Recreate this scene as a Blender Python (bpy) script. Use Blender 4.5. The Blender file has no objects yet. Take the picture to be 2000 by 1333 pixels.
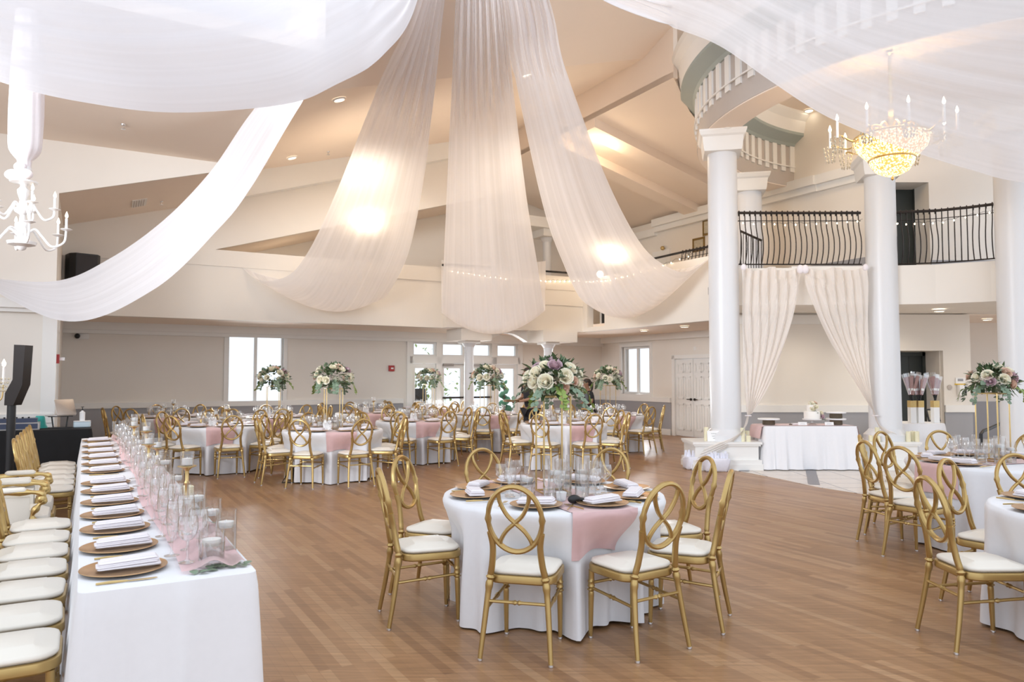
import bpy, math, random
from mathutils import Vector, Matrix
random.seed(7)
PI = math.pi
sc = bpy.context.scene
COL = sc.collection

# ------------------------------------------------------------------ camera
F_PX, CX, CY, EYE, HOR = 1460.0, 1000.0, 666.5, 1.55, 738.0
PITCH = math.atan((HOR - CY) / F_PX)
cam_data = bpy.data.cameras.new('camera'); cam = bpy.data.objects.new('camera', cam_data); COL.objects.link(cam)
cam_data.sensor_width = 36.0; cam_data.lens = F_PX / 2000 * 36.0
cam.location = (0, 0, EYE); cam.rotation_euler = (PI/2 + PITCH, 0, 0)
cam_data.clip_end = 200
cam_data.dof.use_dof = True; cam_data.dof.focus_distance = 5.6; cam_data.dof.aperture_fstop = 4.0
sc.camera = cam

# ------------------------------------------------------------------ world, light, exposure
wd = bpy.data.worlds.new('daylight'); sc.world = wd; wd.use_nodes = True
bg = wd.node_tree.nodes['Background']; bg.inputs[0].default_value = (0.83, 0.90, 1.0, 1); bg.inputs[1].default_value = 1.02
sc.view_settings.view_transform = 'Standard'; sc.view_settings.look = 'None'
sc.view_settings.exposure = 0.60; sc.view_settings.gamma = 1.0; sc.view_settings.use_curve_mapping = False
cy = sc.cycles
cy.max_bounces = 10; cy.diffuse_bounces = 5; cy.glossy_bounces = 4; cy.transmission_bounces = 8; cy.transparent_max_bounces = 24
cy.sample_clamp_indirect = 6.0; cy.caustics_reflective = False; cy.caustics_refractive = False

def area_light(name, loc, aim, sx, sy, power, color, spread=115):
    l = bpy.data.lights.new(name, 'AREA'); l.shape = 'RECTANGLE'; l.size = sx; l.size_y = sy; l.energy = power; l.color = color; l.spread = math.radians(spread)
    o = bpy.data.objects.new(name, l); COL.objects.link(o); o.location = loc
    o.rotation_euler = (Vector(aim) - Vector(loc)).to_track_quat('-Z', 'Y').to_euler()
    return o
def point_light(name, loc, power, color, r=0.15):
    l = bpy.data.lights.new(name, 'POINT'); l.energy = power; l.color = color; l.shadow_soft_size = r
    o = bpy.data.objects.new(name, l); COL.objects.link(o); o.location = loc
    return o

ALPHA = math.radians(29.8); CA, SA = math.cos(ALPHA), math.sin(ALPHA)
def W(u, v, z=0.0):                      # hall axes (u along the rear wall, v away from us) to world
    return Vector((u*CA - v*SA, u*SA + v*CA, z))

area_light('daylight_tall_window', W(3.56,18.2,1.4), W(3.5,12,0.4), 1.2, 1.4, 24, (0.94,0.97,1.0))
area_light('daylight_glass_doors', W(9.16,18.15,1.1), W(9,12,0.3), 3.3, 1.6, 55, (0.94,0.97,1.0))
area_light('daylight_small_window', W(13.6,16.9,1.6), W(9,15,0.4), 1.2, 1.1, 26, (0.94,0.97,1.0))
area_light('left_swag_fill', W(-6.0,4.0,4.2), W(6.5,11.5,5.4), 4.5, 2.5, 190, (0.93,0.96,1.0), 70)  # added fill from out of view, aimed up to brighten the swags
def down_spot(name, loc, power, color=(1.0,0.86,0.68), ang=150):
    l = bpy.data.lights.new(name, 'SPOT'); l.energy = power; l.color = color; l.spot_size = math.radians(ang); l.spot_blend = 1.0; l.shadow_soft_size = 0.12
    o = bpy.data.objects.new(name, l); COL.objects.link(o); o.location = loc; return o
for u, v in ((4.2,13.0),(7.0,12.6),(9.6,13.5),(6.0,15.2),(10.4,15.0)): down_spot('roof_downlight', W(u, v, 4.8 + 0.296*u), 70)
for u in (1.5, 4.6, 7.6, 10.6): down_spot('gallery_downlight', W(u, 17.2, 2.72), 18, ang=110)
for v in (11.8, 13.6, 15.4): down_spot('gallery_downlight', W(12.5, v, 2.72), 16, ang=115)
for x, y in ((5.6,14.0),(7.4,14.2),(9.2,13.6)): down_spot('corridor_downlight', (x, y, 2.8), 35)

# ------------------------------------------------------------------ measuring helpers
_s, _c = math.sin(PITCH), math.cos(PITCH)
def ray(px, py):
    a, b = (px - CX) / F_PX, (CY - py) / F_PX
    return Vector((a, _c - b*_s, _s + b*_c))
def at_y(px, py, Y):
    d = ray(px, py); return Vector((0, 0, EYE)) + d * (Y / d.y)
def at_z(px, py, z):
    d = ray(px, py); return Vector((0, 0, EYE)) + d * ((z - EYE) / d.z)
# ------------------------------------------------------------------ mesh builder
class MB:
    def __init__(self): self.v = []; self.f = []
    def add(self, vs, fs):
        n = len(self.v); self.v += [tuple(p) for p in vs]; self.f += [tuple(i + n for i in f) for f in fs]; return self
    def box(self, x0, x1, y0, y1, z0, z1, M=None):
        vs = [Vector((x, y, z)) for x in (x0, x1) for y in (y0, y1) for z in (z0, z1)]
        if M is not None: vs = [M @ p for p in vs]
        return self.add(vs, [(0,1,3,2),(4,6,7,5),(0,4,5,1),(2,3,7,6),(0,2,6,4),(1,5,7,3)])
    def hexa(self, lo, hi):              # two quads (lists of four points), lo below / in front of hi
        return self.add(list(lo) + list(hi), [(3,2,1,0),(4,5,6,7),(0,1,5,4),(1,2,6,5),(2,3,7,6),(3,0,4,7)])
    def lathe(self, prof, n=20, c=(0,0,0), sx=1, sy=1, a0=0):
        vs = []; fs = []; m = len(prof)
        for i in range(n):
            a = a0 + 2*PI*i/n
            for r, z in prof: vs.append((c[0] + r*math.cos(a)*sx, c[1] + r*math.sin(a)*sy, c[2] + z))
        for i in range(n):
            j = (i+1) % n
            for k in range(m-1): fs.append((i*m+k, j*m+k, j*m+k+1, i*m+k+1))
        if prof[0][0] > 1e-5: fs.append(tuple(i*m for i in reversed(range(n))))
        if prof[-1][0] > 1e-5: fs.append(tuple(i*m + m-1 for i in range(n)))
        return self.add(vs, fs)
    def shell(self, prof, n=20, c=(0,0,0)):   # lathe without caps
        vs = []; fs = []; m = len(prof)
        for i in range(n):
            a = 2*PI*i/n
            for r, z in prof: vs.append((c[0] + r*math.cos(a), c[1] + r*math.sin(a), c[2] + z))
        for i in range(n):
            j = (i+1) % n
            for k in range(m-1): fs.append((i*m+k, j*m+k, j*m+k+1, i*m+k+1))
        return self.add(vs, fs)
    def tube(self, pts, r, n=8, closed=False, flat=1.0):
        P = [Vector(p) for p in pts]; m = len(P)
        R = list(r) if isinstance(r, (list, tuple)) else [r]*m
        T = []
        for i in range(m):
            a = P[(i-1) % m] if (closed or i > 0) else P[i]
            b = P[(i+1) % m] if (closed or i < m-1) else P[i]
            t = b - a; T.append(t.normalized() if t.length > 1e-9 else Vector((0,0,1)))
        up = Vector((0,0,1)) if abs(T[0].z) < 0.9 else Vector((1,0,0))
        N = (up - T[0]*up.dot(T[0])).normalized(); vs = []; fs = []
        for i in range(m):
            N = (N - T[i]*N.dot(T[i]))
            N = N.normalized() if N.length > 1e-6 else Vector((1,0,0))
            B = T[i].cross(N)
            for k in range(n):
                a = 2*PI*k/n; vs.append(P[i] + (N*math.cos(a) + B*math.sin(a)*flat)*R[i])
        for i in range(m if closed else m-1):
            j = (i+1) % m
            for k in range(n): fs.append((i*n+k, i*n+(k+1)%n, j*n+(k+1)%n, j*n+k))
        if not closed:
            fs.append(tuple(range(n-1, -1, -1))); fs.append(tuple((m-1)*n+k for k in range(n)))
        return self.add(vs, fs)
    def grid(self, fn, nu, nv, closeu=False):
        vs = [fn(i/(nu if closeu else nu-1), j/(nv-1)) for i in range(nu) for j in range(nv)]
        fs = []
        for i in range(nu if closeu else nu-1):
            k = (i+1) % nu
            for j in range(nv-1): fs.append((i*nv+j, k*nv+j, k*nv+j+1, i*nv+j+1))
        return self.add(vs, fs)
    def prism(self, pts, z0, z1):        # polygon (x,y) list extruded
        n = len(pts)
        return self.add([(x,y,z0) for x,y in pts] + [(x,y,z1) for x,y in pts],
            [tuple(range(n-1,-1,-1)), tuple(range(n,2*n))] + [(i,(i+1)%n,n+(i+1)%n,n+i) for i in range(n)])
    def plate(self, pts, th):            # planar polygon of points, thickened along vector th
        P = [Vector(p) for p in pts]; n = len(P); th = Vector(th)
        return self.add(P + [p + th for p in P], [tuple(range(n-1,-1,-1)), tuple(range(n,2*n))] + [(i,(i+1)%n,n+(i+1)%n,n+i) for i in range(n)])
    def ball(self, c, rx, ry=None, rz=None, n=12, m=8):
        ry = ry or rx; rz = rz or rx
        return self.lathe([(rx*math.sin(PI*k/m) if 0 < k < m else 0.0, -rz*math.cos(PI*k/m)) for k in range(m+1)], n, c, 1, ry/rx)
    def slab(self, w, d, h, rc=0.02, re=0.006, c=(0,0,0), ncor=5, bulge=0.0):   # rounded rectangle pad
        def ring(ins, z):
            o = []
            r = max(rc - ins, 0.001)
            for q, (sx, sy) in enumerate(((1,1),(-1,1),(-1,-1),(1,-1))):
                for k in range(ncor):
                    a = PI/2*q + PI/2*k/(ncor-1)
                    o.append((c[0] + sx*(w/2-rc) + r*math.cos(a), c[1] + sy*(d/2-rc) + r*math.sin(a), c[2] + z))
            return o
        rings = [ring(re, 0), ring(0, re), ring(0, h-re), ring(re*0.3, h-re*0.3), ring(re, h)]
        if bulge: rings += [ring(min(w,d)*0.22, h + bulge*0.75), ring(min(w,d)*0.40, h + bulge)]
        n = ncor*4; vs = [p for r in rings for p in r]; fs = [tuple(range(n-1,-1,-1))]
        for k in range(len(rings)-1):
            for i in range(n): fs.append((k*n+i, k*n+(i+1)%n, (k+1)*n+(i+1)%n, (k+1)*n+i))
        fs.append(tuple((len(rings)-1)*n+i for i in range(n)))
        return self.add(vs, fs)
    def xf(self, M):
        self.v = [tuple(M @ Vector(p)) for p in self.v]; return self

def mesh(name, mb, sharp=0.7):
    me = bpy.data.meshes.new(name); me.from_pydata(mb.v, [], mb.f); me.update()
    me.polygons.foreach_set('use_smooth', [True]*len(me.polygons))
    if sharp: me.set_sharp_from_angle(angle=sharp)
    return me
def add_uv(o, nu, nv):                   # cloth grids carry (across, along) coordinates
    uv = o.data.uv_layers.new(name='weave'); n = nu*nv
    for l in o.data.loops:
        i = l.vertex_index; uv.data[l.index].uv = (i//nv/(nu-1), i % nv/(nv-1))
    return o
def obj(name, mb, m, parent=None, sharp=0.7, loc=None, rz=None):
    me = mb if isinstance(mb, bpy.types.Mesh) else mesh(name, mb, sharp)
    if m is not None and not me.materials: me.materials.append(m)
    o = bpy.data.objects.new(name, me); COL.objects.link(o)
    if parent is not None: o.parent = parent
    if loc is not None: o.location = loc
    if rz is not None: o.rotation_euler = (0, 0, rz)
    return o
def tag(o, label, cat, group=None, kind=None):
    o['label'] = label; o['category'] = cat
    if group: o['group'] = group
    if kind: o['kind'] = kind
    return o
def thing(name, label, cat, loc=(0,0,0), rz=0.0, group=None):
    o = bpy.data.objects.new(name, None); COL.objects.link(o); o.location = loc; o.rotation_euler = (0,0,rz)
    o.empty_display_size = 0.05
    return tag(o, label, cat, group)
def struct(name, mb, m, parent=None, sharp=0.5):
    o = obj(name, mb, m, parent, sharp)
    if parent is None: o['kind'] = 'structure'
    return o
def dup(root, loc, rz, label, group=None):
    r = root.copy(); COL.objects.link(r); r.location = loc; r.rotation_euler = (0,0,rz); r['label'] = label
    if group: r['group'] = group
    for ch in root.children:
        c = ch.copy(); COL.objects.link(c); c.parent = r
        for g in ch.children:
            d = g.copy(); COL.objects.link(d); d.parent = c
    return r

# ------------------------------------------------------------------ materials
def mat(name, col, rough=0.5, metal=0.0, var=0.06, scale=8.0, bump=0.0, bscale=60.0, sheen=0.0, spec=None, coat=0.0, emit=None, es=0.0, trans=0.0, sub=0.0):
    m = bpy.data.materials.new(name); m.use_nodes = True; nt = m.node_tree; b = nt.nodes['Principled BSDF']
    b.inputs['Roughness'].default_value = rough; b.inputs['Metallic'].default_value = metal
    if spec is not None: b.inputs['Specular IOR Level'].default_value = spec
    if coat: b.inputs['Coat Weight'].default_value = coat
    if sheen: b.inputs['Sheen Weight'].default_value = sheen
    if trans: b.inputs['Transmission Weight'].default_value = trans
    if sub: b.inputs['Subsurface Weight'].default_value = sub; b.inputs['Subsurface Radius'].default_value = (0.02, 0.01, 0.008)
    tc = nt.nodes.new('ShaderNodeTexCoord'); no = nt.nodes.new('ShaderNodeTexNoise'); no.inputs['Scale'].default_value = scale
    nt.links.new(tc.outputs['Object'], no.inputs['Vector'])
    mx = nt.nodes.new('ShaderNodeMix'); mx.data_type = 'RGBA'
    mx.inputs[6].default_value = tuple(max(0, c*(1-var)) for c in col) + (1,); mx.inputs[7].default_value = tuple(min(1, c*(1+var)) for c in col) + (1,)
    nt.links.new(no.outputs['Fac'], mx.inputs[0]); nt.links.new(mx.outputs[2], b.inputs['Base Color'])
    if bump:
        n2 = nt.nodes.new('ShaderNodeTexNoise'); n2.inputs['Scale'].default_value = bscale; nt.links.new(tc.outputs['Object'], n2.inputs['Vector'])
        bp = nt.nodes.new('ShaderNodeBump'); bp.inputs['Strength'].default_value = bump; bp.inputs['Distance'].default_value = 0.01
        nt.links.new(n2.outputs['Fac'], bp.inputs['Height']); nt.links.new(bp.outputs['Normal'], b.inputs['Normal'])
    if emit: b.inputs['Emission Color'].default_value = emit + (1,); b.inputs['Emission Strength'].default_value = es
    return m
def sheer_mat(name, col, clear, blend=0.35, streak=0.0):
    """open-weave cloth: partly see-through, denser at grazing angles and where the gathers double it up"""
    m = bpy.data.materials.new(name); m.use_nodes = True; nt = m.node_tree; nt.nodes.clear(); L = nt.links
    out = nt.nodes.new('ShaderNodeOutputMaterial'); d = nt.nodes.new('ShaderNodeBsdfDiffuse'); t = nt.nodes.new('ShaderNodeBsdfTranslucent')
    tr = nt.nodes.new('ShaderNodeBsdfTransparent'); a = nt.nodes.new('ShaderNodeMixShader'); b = nt.nodes.new('ShaderNodeMixShader')
    d.inputs[0].default_value = col + (1,); t.inputs[0].default_value = col + (1,); a.inputs[0].default_value = 0.42
    lw = nt.nodes.new('ShaderNodeLayerWeight'); lw.inputs[0].default_value = blend
    tc = nt.nodes.new('ShaderNodeTexCoord'); mp = nt.nodes.new('ShaderNodeMapping'); mp.inputs['Scale'].default_value = (15, 0.8, 1) if streak else (90, 90, 90)
    L.new(tc.outputs['UV' if streak else 'Object'], mp.inputs['Vector'])
    no = nt.nodes.new('ShaderNodeTexNoise'); no.inputs['Scale'].default_value = 1.0; no.inputs['Detail'].default_value = 3; no.inputs['Distortion'].default_value = 0.6; L.new(mp.outputs[0], no.inputs['Vector'])
    mr = nt.nodes.new('ShaderNodeMapRange'); mr.inputs[3].default_value = 1-clear; mr.inputs[4].default_value = 1.0; L.new(lw.outputs['Facing'], mr.inputs[0])
    m2 = nt.nodes.new('ShaderNodeMapRange'); m2.inputs[1].default_value = 0.3; m2.inputs[2].default_value = 0.7; m2.inputs[3].default_value = -(streak or 0.03); m2.inputs[4].default_value = (streak or 0.03); L.new(no.outputs['Fac'], m2.inputs[0])
    ad = nt.nodes.new('ShaderNodeMath'); ad.operation = 'ADD'; ad.use_clamp = True; L.new(m2.outputs[0], ad.inputs[0]); L.new(mr.outputs[0], ad.inputs[1])
    L.new(d.outputs[0], a.inputs[1]); L.new(t.outputs[0], a.inputs[2])
    L.new(ad.outputs[0], b.inputs[0]); L.new(tr.outputs[0], b.inputs[1]); L.new(a.outputs[0], b.inputs[2]); L.new(b.outputs[0], out.inputs[0])
    return m
def glass_mat(name, col=(1,1,1), edge=0.55, rough=0.03, base=0.05):
    """thin clear glass: a surface sheen that grows toward the rim, everything else passes through"""
    m = bpy.data.materials.new(name); m.use_nodes = True; nt = m.node_tree; nt.nodes.clear(); L = nt.links
    out = nt.nodes.new('ShaderNodeOutputMaterial'); g = nt.nodes.new('ShaderNodeBsdfGlossy'); t = nt.nodes.new('ShaderNodeBsdfTransparent'); x = nt.nodes.new('ShaderNodeMixShader')
    g.inputs['Roughness'].default_value = rough; t.inputs[0].default_value = col + (1,)
    lw = nt.nodes.new('ShaderNodeLayerWeight'); lw.inputs[0].default_value = 0.5
    pw = nt.nodes.new('ShaderNodeMath'); pw.operation = 'POWER'; pw.inputs[1].default_value = 2.0; L.new(lw.outputs['Facing'], pw.inputs[0])
    ma = nt.nodes.new('ShaderNodeMath'); ma.operation = 'MULTIPLY_ADD'; ma.inputs[1].default_value = edge; ma.inputs[2].default_value = base; L.new(pw.outputs[0], ma.inputs[0])
    tc = nt.nodes.new('ShaderNodeTexCoord'); no = nt.nodes.new('ShaderNodeTexNoise'); no.inputs['Scale'].default_value = 12; L.new(tc.outputs['Object'], no.inputs['Vector'])
    bp = nt.nodes.new('ShaderNodeBump'); bp.inputs['Strength'].default_value = 0.06; L.new(no.outputs['Fac'], bp.inputs['Height']); L.new(bp.outputs[0], g.inputs['Normal'])
    L.new(ma.outputs[0], x.inputs[0]); L.new(t.outputs[0], x.inputs[1]); L.new(g.outputs[0], x.inputs[2]); L.new(x.outputs[0], out.inputs[0])
    return m
def glow_mat(name, col, strength):
    m = bpy.data.materials.new(name); m.use_nodes = True; nt = m.node_tree; nt.nodes.clear()
    out = nt.nodes.new('ShaderNodeOutputMaterial'); e = nt.nodes.new('ShaderNodeEmission'); e.inputs[0].default_value = col + (1,); e.inputs[1].default_value = strength
    nt.links.new(e.outputs[0], out.inputs[0]); return m

def lit_crystal():                       # strings of gilt-set beads with lamps inside the basket
    m = bpy.data.materials.new('lit_crystal_basket'); m.use_nodes = True; nt = m.node_tree; b = nt.nodes['Principled BSDF']; L = nt.links
    tc = nt.nodes.new('ShaderNodeTexCoord'); vo = nt.nodes.new('ShaderNodeTexVoronoi'); vo.inputs['Scale'].default_value = 42; L.new(tc.outputs['Object'], vo.inputs['Vector'])
    r = nt.nodes.new('ShaderNodeValToRGB'); r.color_ramp.elements[0].position = 0.25; r.color_ramp.elements[0].color = (1.0, 0.86, 0.56, 1); r.color_ramp.elements[1].position = 0.62; r.color_ramp.elements[1].color = (0.50, 0.24, 0.06, 1)
    L.new(vo.outputs['Distance'], r.inputs[0]); L.new(r.outputs[0], b.inputs['Base Color']); L.new(r.outputs[0], b.inputs['Emission Color']); b.inputs['Emission Strength'].default_value = 1.5; b.inputs['Roughness'].default_value = 0.2
    return m
M = {}
M['wall'] = mat('wall_paint', (0.82, 0.775, 0.71), 0.7, var=0.02, scale=2, bump=0.03, bscale=300)
M['white'] = mat('white_trim', (0.84, 0.83, 0.80), 0.45, var=0.015, scale=3)
M['grey'] = mat('grey_wainscot', (0.36, 0.36, 0.38), 0.55, var=0.03, scale=3)
M['ceil'] = mat('ceiling_paint', (0.90, 0.785, 0.675), 0.8, var=0.02, scale=1.5)
M['column'] = mat('column_paint', (0.73, 0.74, 0.755), 0.35, var=0.015, scale=2)
M['cloth'] = mat('table_linen', (0.83, 0.83, 0.85), 0.8, var=0.02, scale=30, bump=0.05, bscale=500, sheen=0.15)
M['pink'] = mat('blush_runner', (0.70, 0.46, 0.45), 0.6, var=0.06, scale=20, bump=0.05, bscale=400, sheen=0.3)
M['chiffon'] = sheer_mat('blush_chiffon', (0.90, 0.66, 0.65), 0.35)
M['gold'] = mat('gold_chair_paint', (0.50, 0.345, 0.135), 0.32, 0.75, var=0.08, scale=14)
M['goldwire'] = mat('gold_wire', (0.62, 0.45, 0.20), 0.28, 0.9, var=0.06, scale=20)
M['ivory'] = mat('ivory_vinyl', (0.86, 0.805, 0.71), 0.36, var=0.02, scale=6, bump=0.04, bscale=80)
M['chrome'] = mat('chrome_glide', (0.75, 0.75, 0.76), 0.2, 0.95)
M['charger'] = mat('gold_charger', (0.58, 0.36, 0.18), 0.28, 0.75, var=0.1, scale=18)
M['napkin'] = mat('white_napkin', (0.86, 0.81, 0.83), 0.85, var=0.03, scale=25, bump=0.08, bscale=350)
M['glass'] = glass_mat('clear_glass', edge=0.9, base=0.17)
M['water'] = glass_mat('vase_water', (0.95, 0.97, 0.97), 0.4)
M['wax'] = mat('candle_wax', (0.88, 0.87, 0.84), 0.5, var=0.02, sub=0.3)
M['ivwax'] = mat('ivory_candle_wax', (0.82, 0.77, 0.56), 0.5, var=0.04, sub=0.3)
M['black'] = mat('black_plastic', (0.012, 0.012, 0.013), 0.45, var=0.2)
M['blackcloth'] = mat('black_table_linen', (0.008, 0.008, 0.009), 0.9, var=0.2, bump=0.05)
M['iron'] = mat('dark_iron', (0.028, 0.022, 0.020), 0.4, 0.5, var=0.15)
M['rose'] = mat('white_rose_petal', (0.95, 0.90, 0.75), 0.6, var=0.05, scale=30, sub=0.2)
M['mauve'] = mat('mauve_rose_petal', (0.66, 0.49, 0.53), 0.6, var=0.08, scale=30, sub=0.2)
M['blush'] = mat('peach_rose_petal', (0.80, 0.60, 0.48), 0.6, var=0.08, scale=30, sub=0.2)
M['leaf'] = mat('green_leaf', (0.075, 0.125, 0.05), 0.5, var=0.3, scale=6)
M['euc'] = mat('eucalyptus_leaf', (0.20, 0.275, 0.185), 0.55, var=0.22, scale=6)
M['lime'] = mat('fresh_leaf', (0.24, 0.33, 0.07), 0.5, var=0.2, scale=6)
M['stem'] = mat('brown_stem', (0.12, 0.08, 0.05), 0.7, var=0.2)
M['sheer'] = sheer_mat('white_voile', (0.97, 0.965, 0.985), 0.22, 0.45, 0.13)
M['sheer3'] = sheer_mat('white_voile_fine', (0.93, 0.925, 0.945), 0.36, 0.45, 0.14)
M['sheer2'] = sheer_mat('white_voile_dense', (0.885, 0.90, 0.95), 0.10, 0.35, 0.06)
M['curtain'] = sheer_mat('cream_voile', (0.96, 0.92, 0.88), 0.16, 0.4, 0.07)
M['pane'] = glass_mat('window_glass', (0.98, 0.99, 0.99), 0.3, 0.02, 0.03)
M['darkdoor'] = mat('dark_green_door', (0.035, 0.042, 0.038), 0.4, var=0.1)
M['skin'] = mat('brown_skin', (0.30, 0.155, 0.09), 0.5, var=0.08, sub=0.1)
M['uniform'] = mat('black_uniform', (0.013, 0.013, 0.017), 0.8, var=0.2, bump=0.1, bscale=90)
M['hair'] = mat('dark_hair', (0.02, 0.012, 0.008), 0.5, var=0.3, bump=0.3, bscale=120)
M['red'] = mat('red_alarm', (0.42, 0.03, 0.03), 0.4)
M['steel'] = mat('aluminium', (0.46, 0.43, 0.41), 0.32, 0.85)
M['bulb'] = glow_mat('warm_bulb', (1.0, 0.78, 0.50), 14.0)
M['flame'] = glow_mat('flame_bulb', (1.0, 0.86, 0.66), 6.0)
M['down'] = glow_mat('downlight_lens', (1.0, 0.87, 0.68), 5.0)
M['frosted'] = lit_crystal()
M['white_metal'] = mat('white_lacquer', (0.88, 0.88, 0.88), 0.3)
M['crystal'] = mat('cut_crystal', (0.95, 0.86, 0.66), 0.12, 0.55, var=0.3, scale=90)
M['cove'] = mat('sage_grey_paint', (0.36, 0.41, 0.39), 0.6, var=0.02)
M['taupe'] = mat('taupe_frieze_paint', (0.52, 0.47, 0.43), 0.6, var=0.02)
M['cake'] = mat('white_icing', (0.88, 0.85, 0.80), 0.5, var=0.02, bump=0.06, bscale=40)
M['wood'] = mat('rustic_wood', (0.10, 0.075, 0.045), 0.7, var=0.4, scale=30)
M['blue'] = mat('navy_case', (0.045, 0.06, 0.11), 0.4)
M['teal'] = mat('teal_plastic', (0.03, 0.42, 0.38), 0.5)
M['paper'] = mat('white_card', (0.87, 0.87, 0.86), 0.7, var=0.01)
M['ink'] = mat('grey_ink', (0.35, 0.35, 0.37), 0.7)
M['yellow'] = mat('yellow_strip', (0.72, 0.47, 0.02), 0.5)
M['giltframe'] = mat('gilt_frame', (0.30, 0.19, 0.06), 0.4, 0.6, var=0.3, scale=40)
M['art'] = mat('faded_print', (0.55, 0.50, 0.38), 0.6, var=0.35, scale=22)
M['bag'] = mat('lilac_tissue', (0.78, 0.79, 0.87), 0.7, var=0.05, scale=20, bump=0.3, bscale=40)
M['favour'] = mat('dusky_pink_sweets', (0.42, 0.21, 0.20), 0.5, var=0.35, scale=60)
M['topiary'] = mat('topiary_green', (0.08, 0.25, 0.14), 0.7, var=0.4, scale=30, bump=0.6, bscale=50)
M['gold_foil'] = mat('gold_foil', (0.62, 0.45, 0.19), 0.34, 0.9, var=0.15, scale=60)

# plank floor: brick pattern along the head table's direction, grain by stretched noise
def floor_mat():
    m = bpy.data.materials.new('oak_planks'); m.use_nodes = True; nt = m.node_tree; b = nt.nodes['Principled BSDF']; L = nt.links
    tc = nt.nodes.new('ShaderNodeTexCoord'); mp = nt.nodes.new('ShaderNodeMapping'); mp.inputs['Rotation'].default_value = (0, 0, -ALPHA - PI/2)
    L.new(tc.outputs['Object'], mp.inputs['Vector'])
    br = nt.nodes.new('ShaderNodeTexBrick'); br.inputs['Scale'].default_value = 1.0; br.inputs['Brick Width'].default_value = 1.0; br.inputs['Row Height'].default_value = 0.062
    br.inputs['Mortar Size'].default_value = 0.0016; br.offset = 0.37; br.offset_frequency = 2
    br.inputs['Color1'].default_value = (0.0, 0, 0, 1); br.inputs['Color2'].default_value = (1, 1, 1, 1); br.inputs['Mortar'].default_value = (0.15, 0.15, 0.15, 1); br.inputs['Bias'].default_value = 0.0
    L.new(mp.outputs[0], br.inputs['Vector'])
    ramp = nt.nodes.new('ShaderNodeValToRGB'); e = ramp.color_ramp.elements
    e[0].position = 0.0; e[0].color = (0.27, 0.138, 0.064, 1); e[1].position = 1.0; e[1].color = (0.41, 0.24, 0.125, 1)
    for p, c in ((0.12, (0.305, 0.160, 0.075, 1)), (0.45, (0.35, 0.187, 0.089, 1)), (0.8, (0.38, 0.208, 0.10, 1))):
        x = e.new(p); x.color = c
    L.new(br.outputs['Color'], ramp.inputs[0])
    mg = nt.nodes.new('ShaderNodeMapping'); mg.inputs['Rotation'].default_value = (0, 0, -ALPHA - PI/2); mg.inputs['Scale'].default_value = (1.6, 34, 1)
    L.new(tc.outputs['Object'], mg.inputs['Vector'])
    no = nt.nodes.new('ShaderNodeTexNoise'); no.inputs['Scale'].default_value = 1.5; no.inputs['Detail'].default_value = 6; no.inputs['Roughness'].default_value = 0.65; L.new(mg.outputs[0], no.inputs['Vector'])
    n2 = nt.nodes.new('ShaderNodeTexNoise'); n2.inputs['Scale'].default_value = 0.9; L.new(tc.outputs['Object'], n2.inputs['Vector'])
    mr = nt.nodes.new('ShaderNodeMapRange'); mr.inputs[1].default_value = 0.25; mr.inputs[2].default_value = 0.75; mr.inputs[3].default_value = 0.66; mr.inputs[4].default_value = 1.30; L.new(no.outputs['Fac'], mr.inputs[0])
    mul = nt.nodes.new('ShaderNodeMix'); mul.data_type = 'RGBA'; mul.blend_type = 'MULTIPLY'; mul.inputs[0].default_value = 1.0
    L.new(ramp.outputs[0], mul.inputs[6]); L.new(mr.outputs[0], mul.inputs[7]); L.new(mul.outputs[2], b.inputs['Base Color'])
    m2 = nt.nodes.new('ShaderNodeMapRange'); m2.inputs[3].default_value = 0.26; m2.inputs[4].default_value = 0.46; L.new(n2.outputs['Fac'], m2.inputs[0]); L.new(m2.outputs[0], b.inputs['Roughness'])
    bp = nt.nodes.new('ShaderNodeBump'); bp.inputs['Strength'].default_value = 0.08; bp.inputs['Distance'].default_value = 0.004; L.new(no.outputs['Fac'], bp.inputs['Height']); L.new(bp.outputs[0], b.inputs['Normal'])
    b.inputs['Specular IOR Level'].default_value = 0.42
    return m
M['floor'] = floor_mat()
def tile_mat():
    m = bpy.data.materials.new('cream_floor_tile'); m.use_nodes = True; nt = m.node_tree; b = nt.nodes['Principled BSDF']; L = nt.links
    tc = nt.nodes.new('ShaderNodeTexCoord'); mp = nt.nodes.new('ShaderNodeMapping'); mp.inputs['Location'].default_value = (0.35, 0.0, 0); L.new(tc.outputs['Object'], mp.inputs['Vector'])
    br = nt.nodes.new('ShaderNodeTexBrick'); br.offset = 0.0; br.inputs['Scale'].default_value = 1.0; br.inputs['Brick Width'].default_value = 0.62; br.inputs['Row Height'].default_value = 0.46; br.inputs['Mortar Size'].default_value = 0.008
    br.inputs['Color1'].default_value = (0.72, 0.64, 0.56, 1); br.inputs['Color2'].default_value = (0.68, 0.60, 0.52, 1); br.inputs['Mortar'].default_value = (0.16, 0.14, 0.14, 1)
    L.new(mp.outputs[0], br.inputs['Vector']); L.new(br.outputs[0], b.inputs['Base Color']); b.inputs['Roughness'].default_value = 0.25
    return m
M['tile'] = tile_mat()
M['darktile'] = mat('grey_floor_tile', (0.17, 0.155, 0.16), 0.35, var=0.1)
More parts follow.
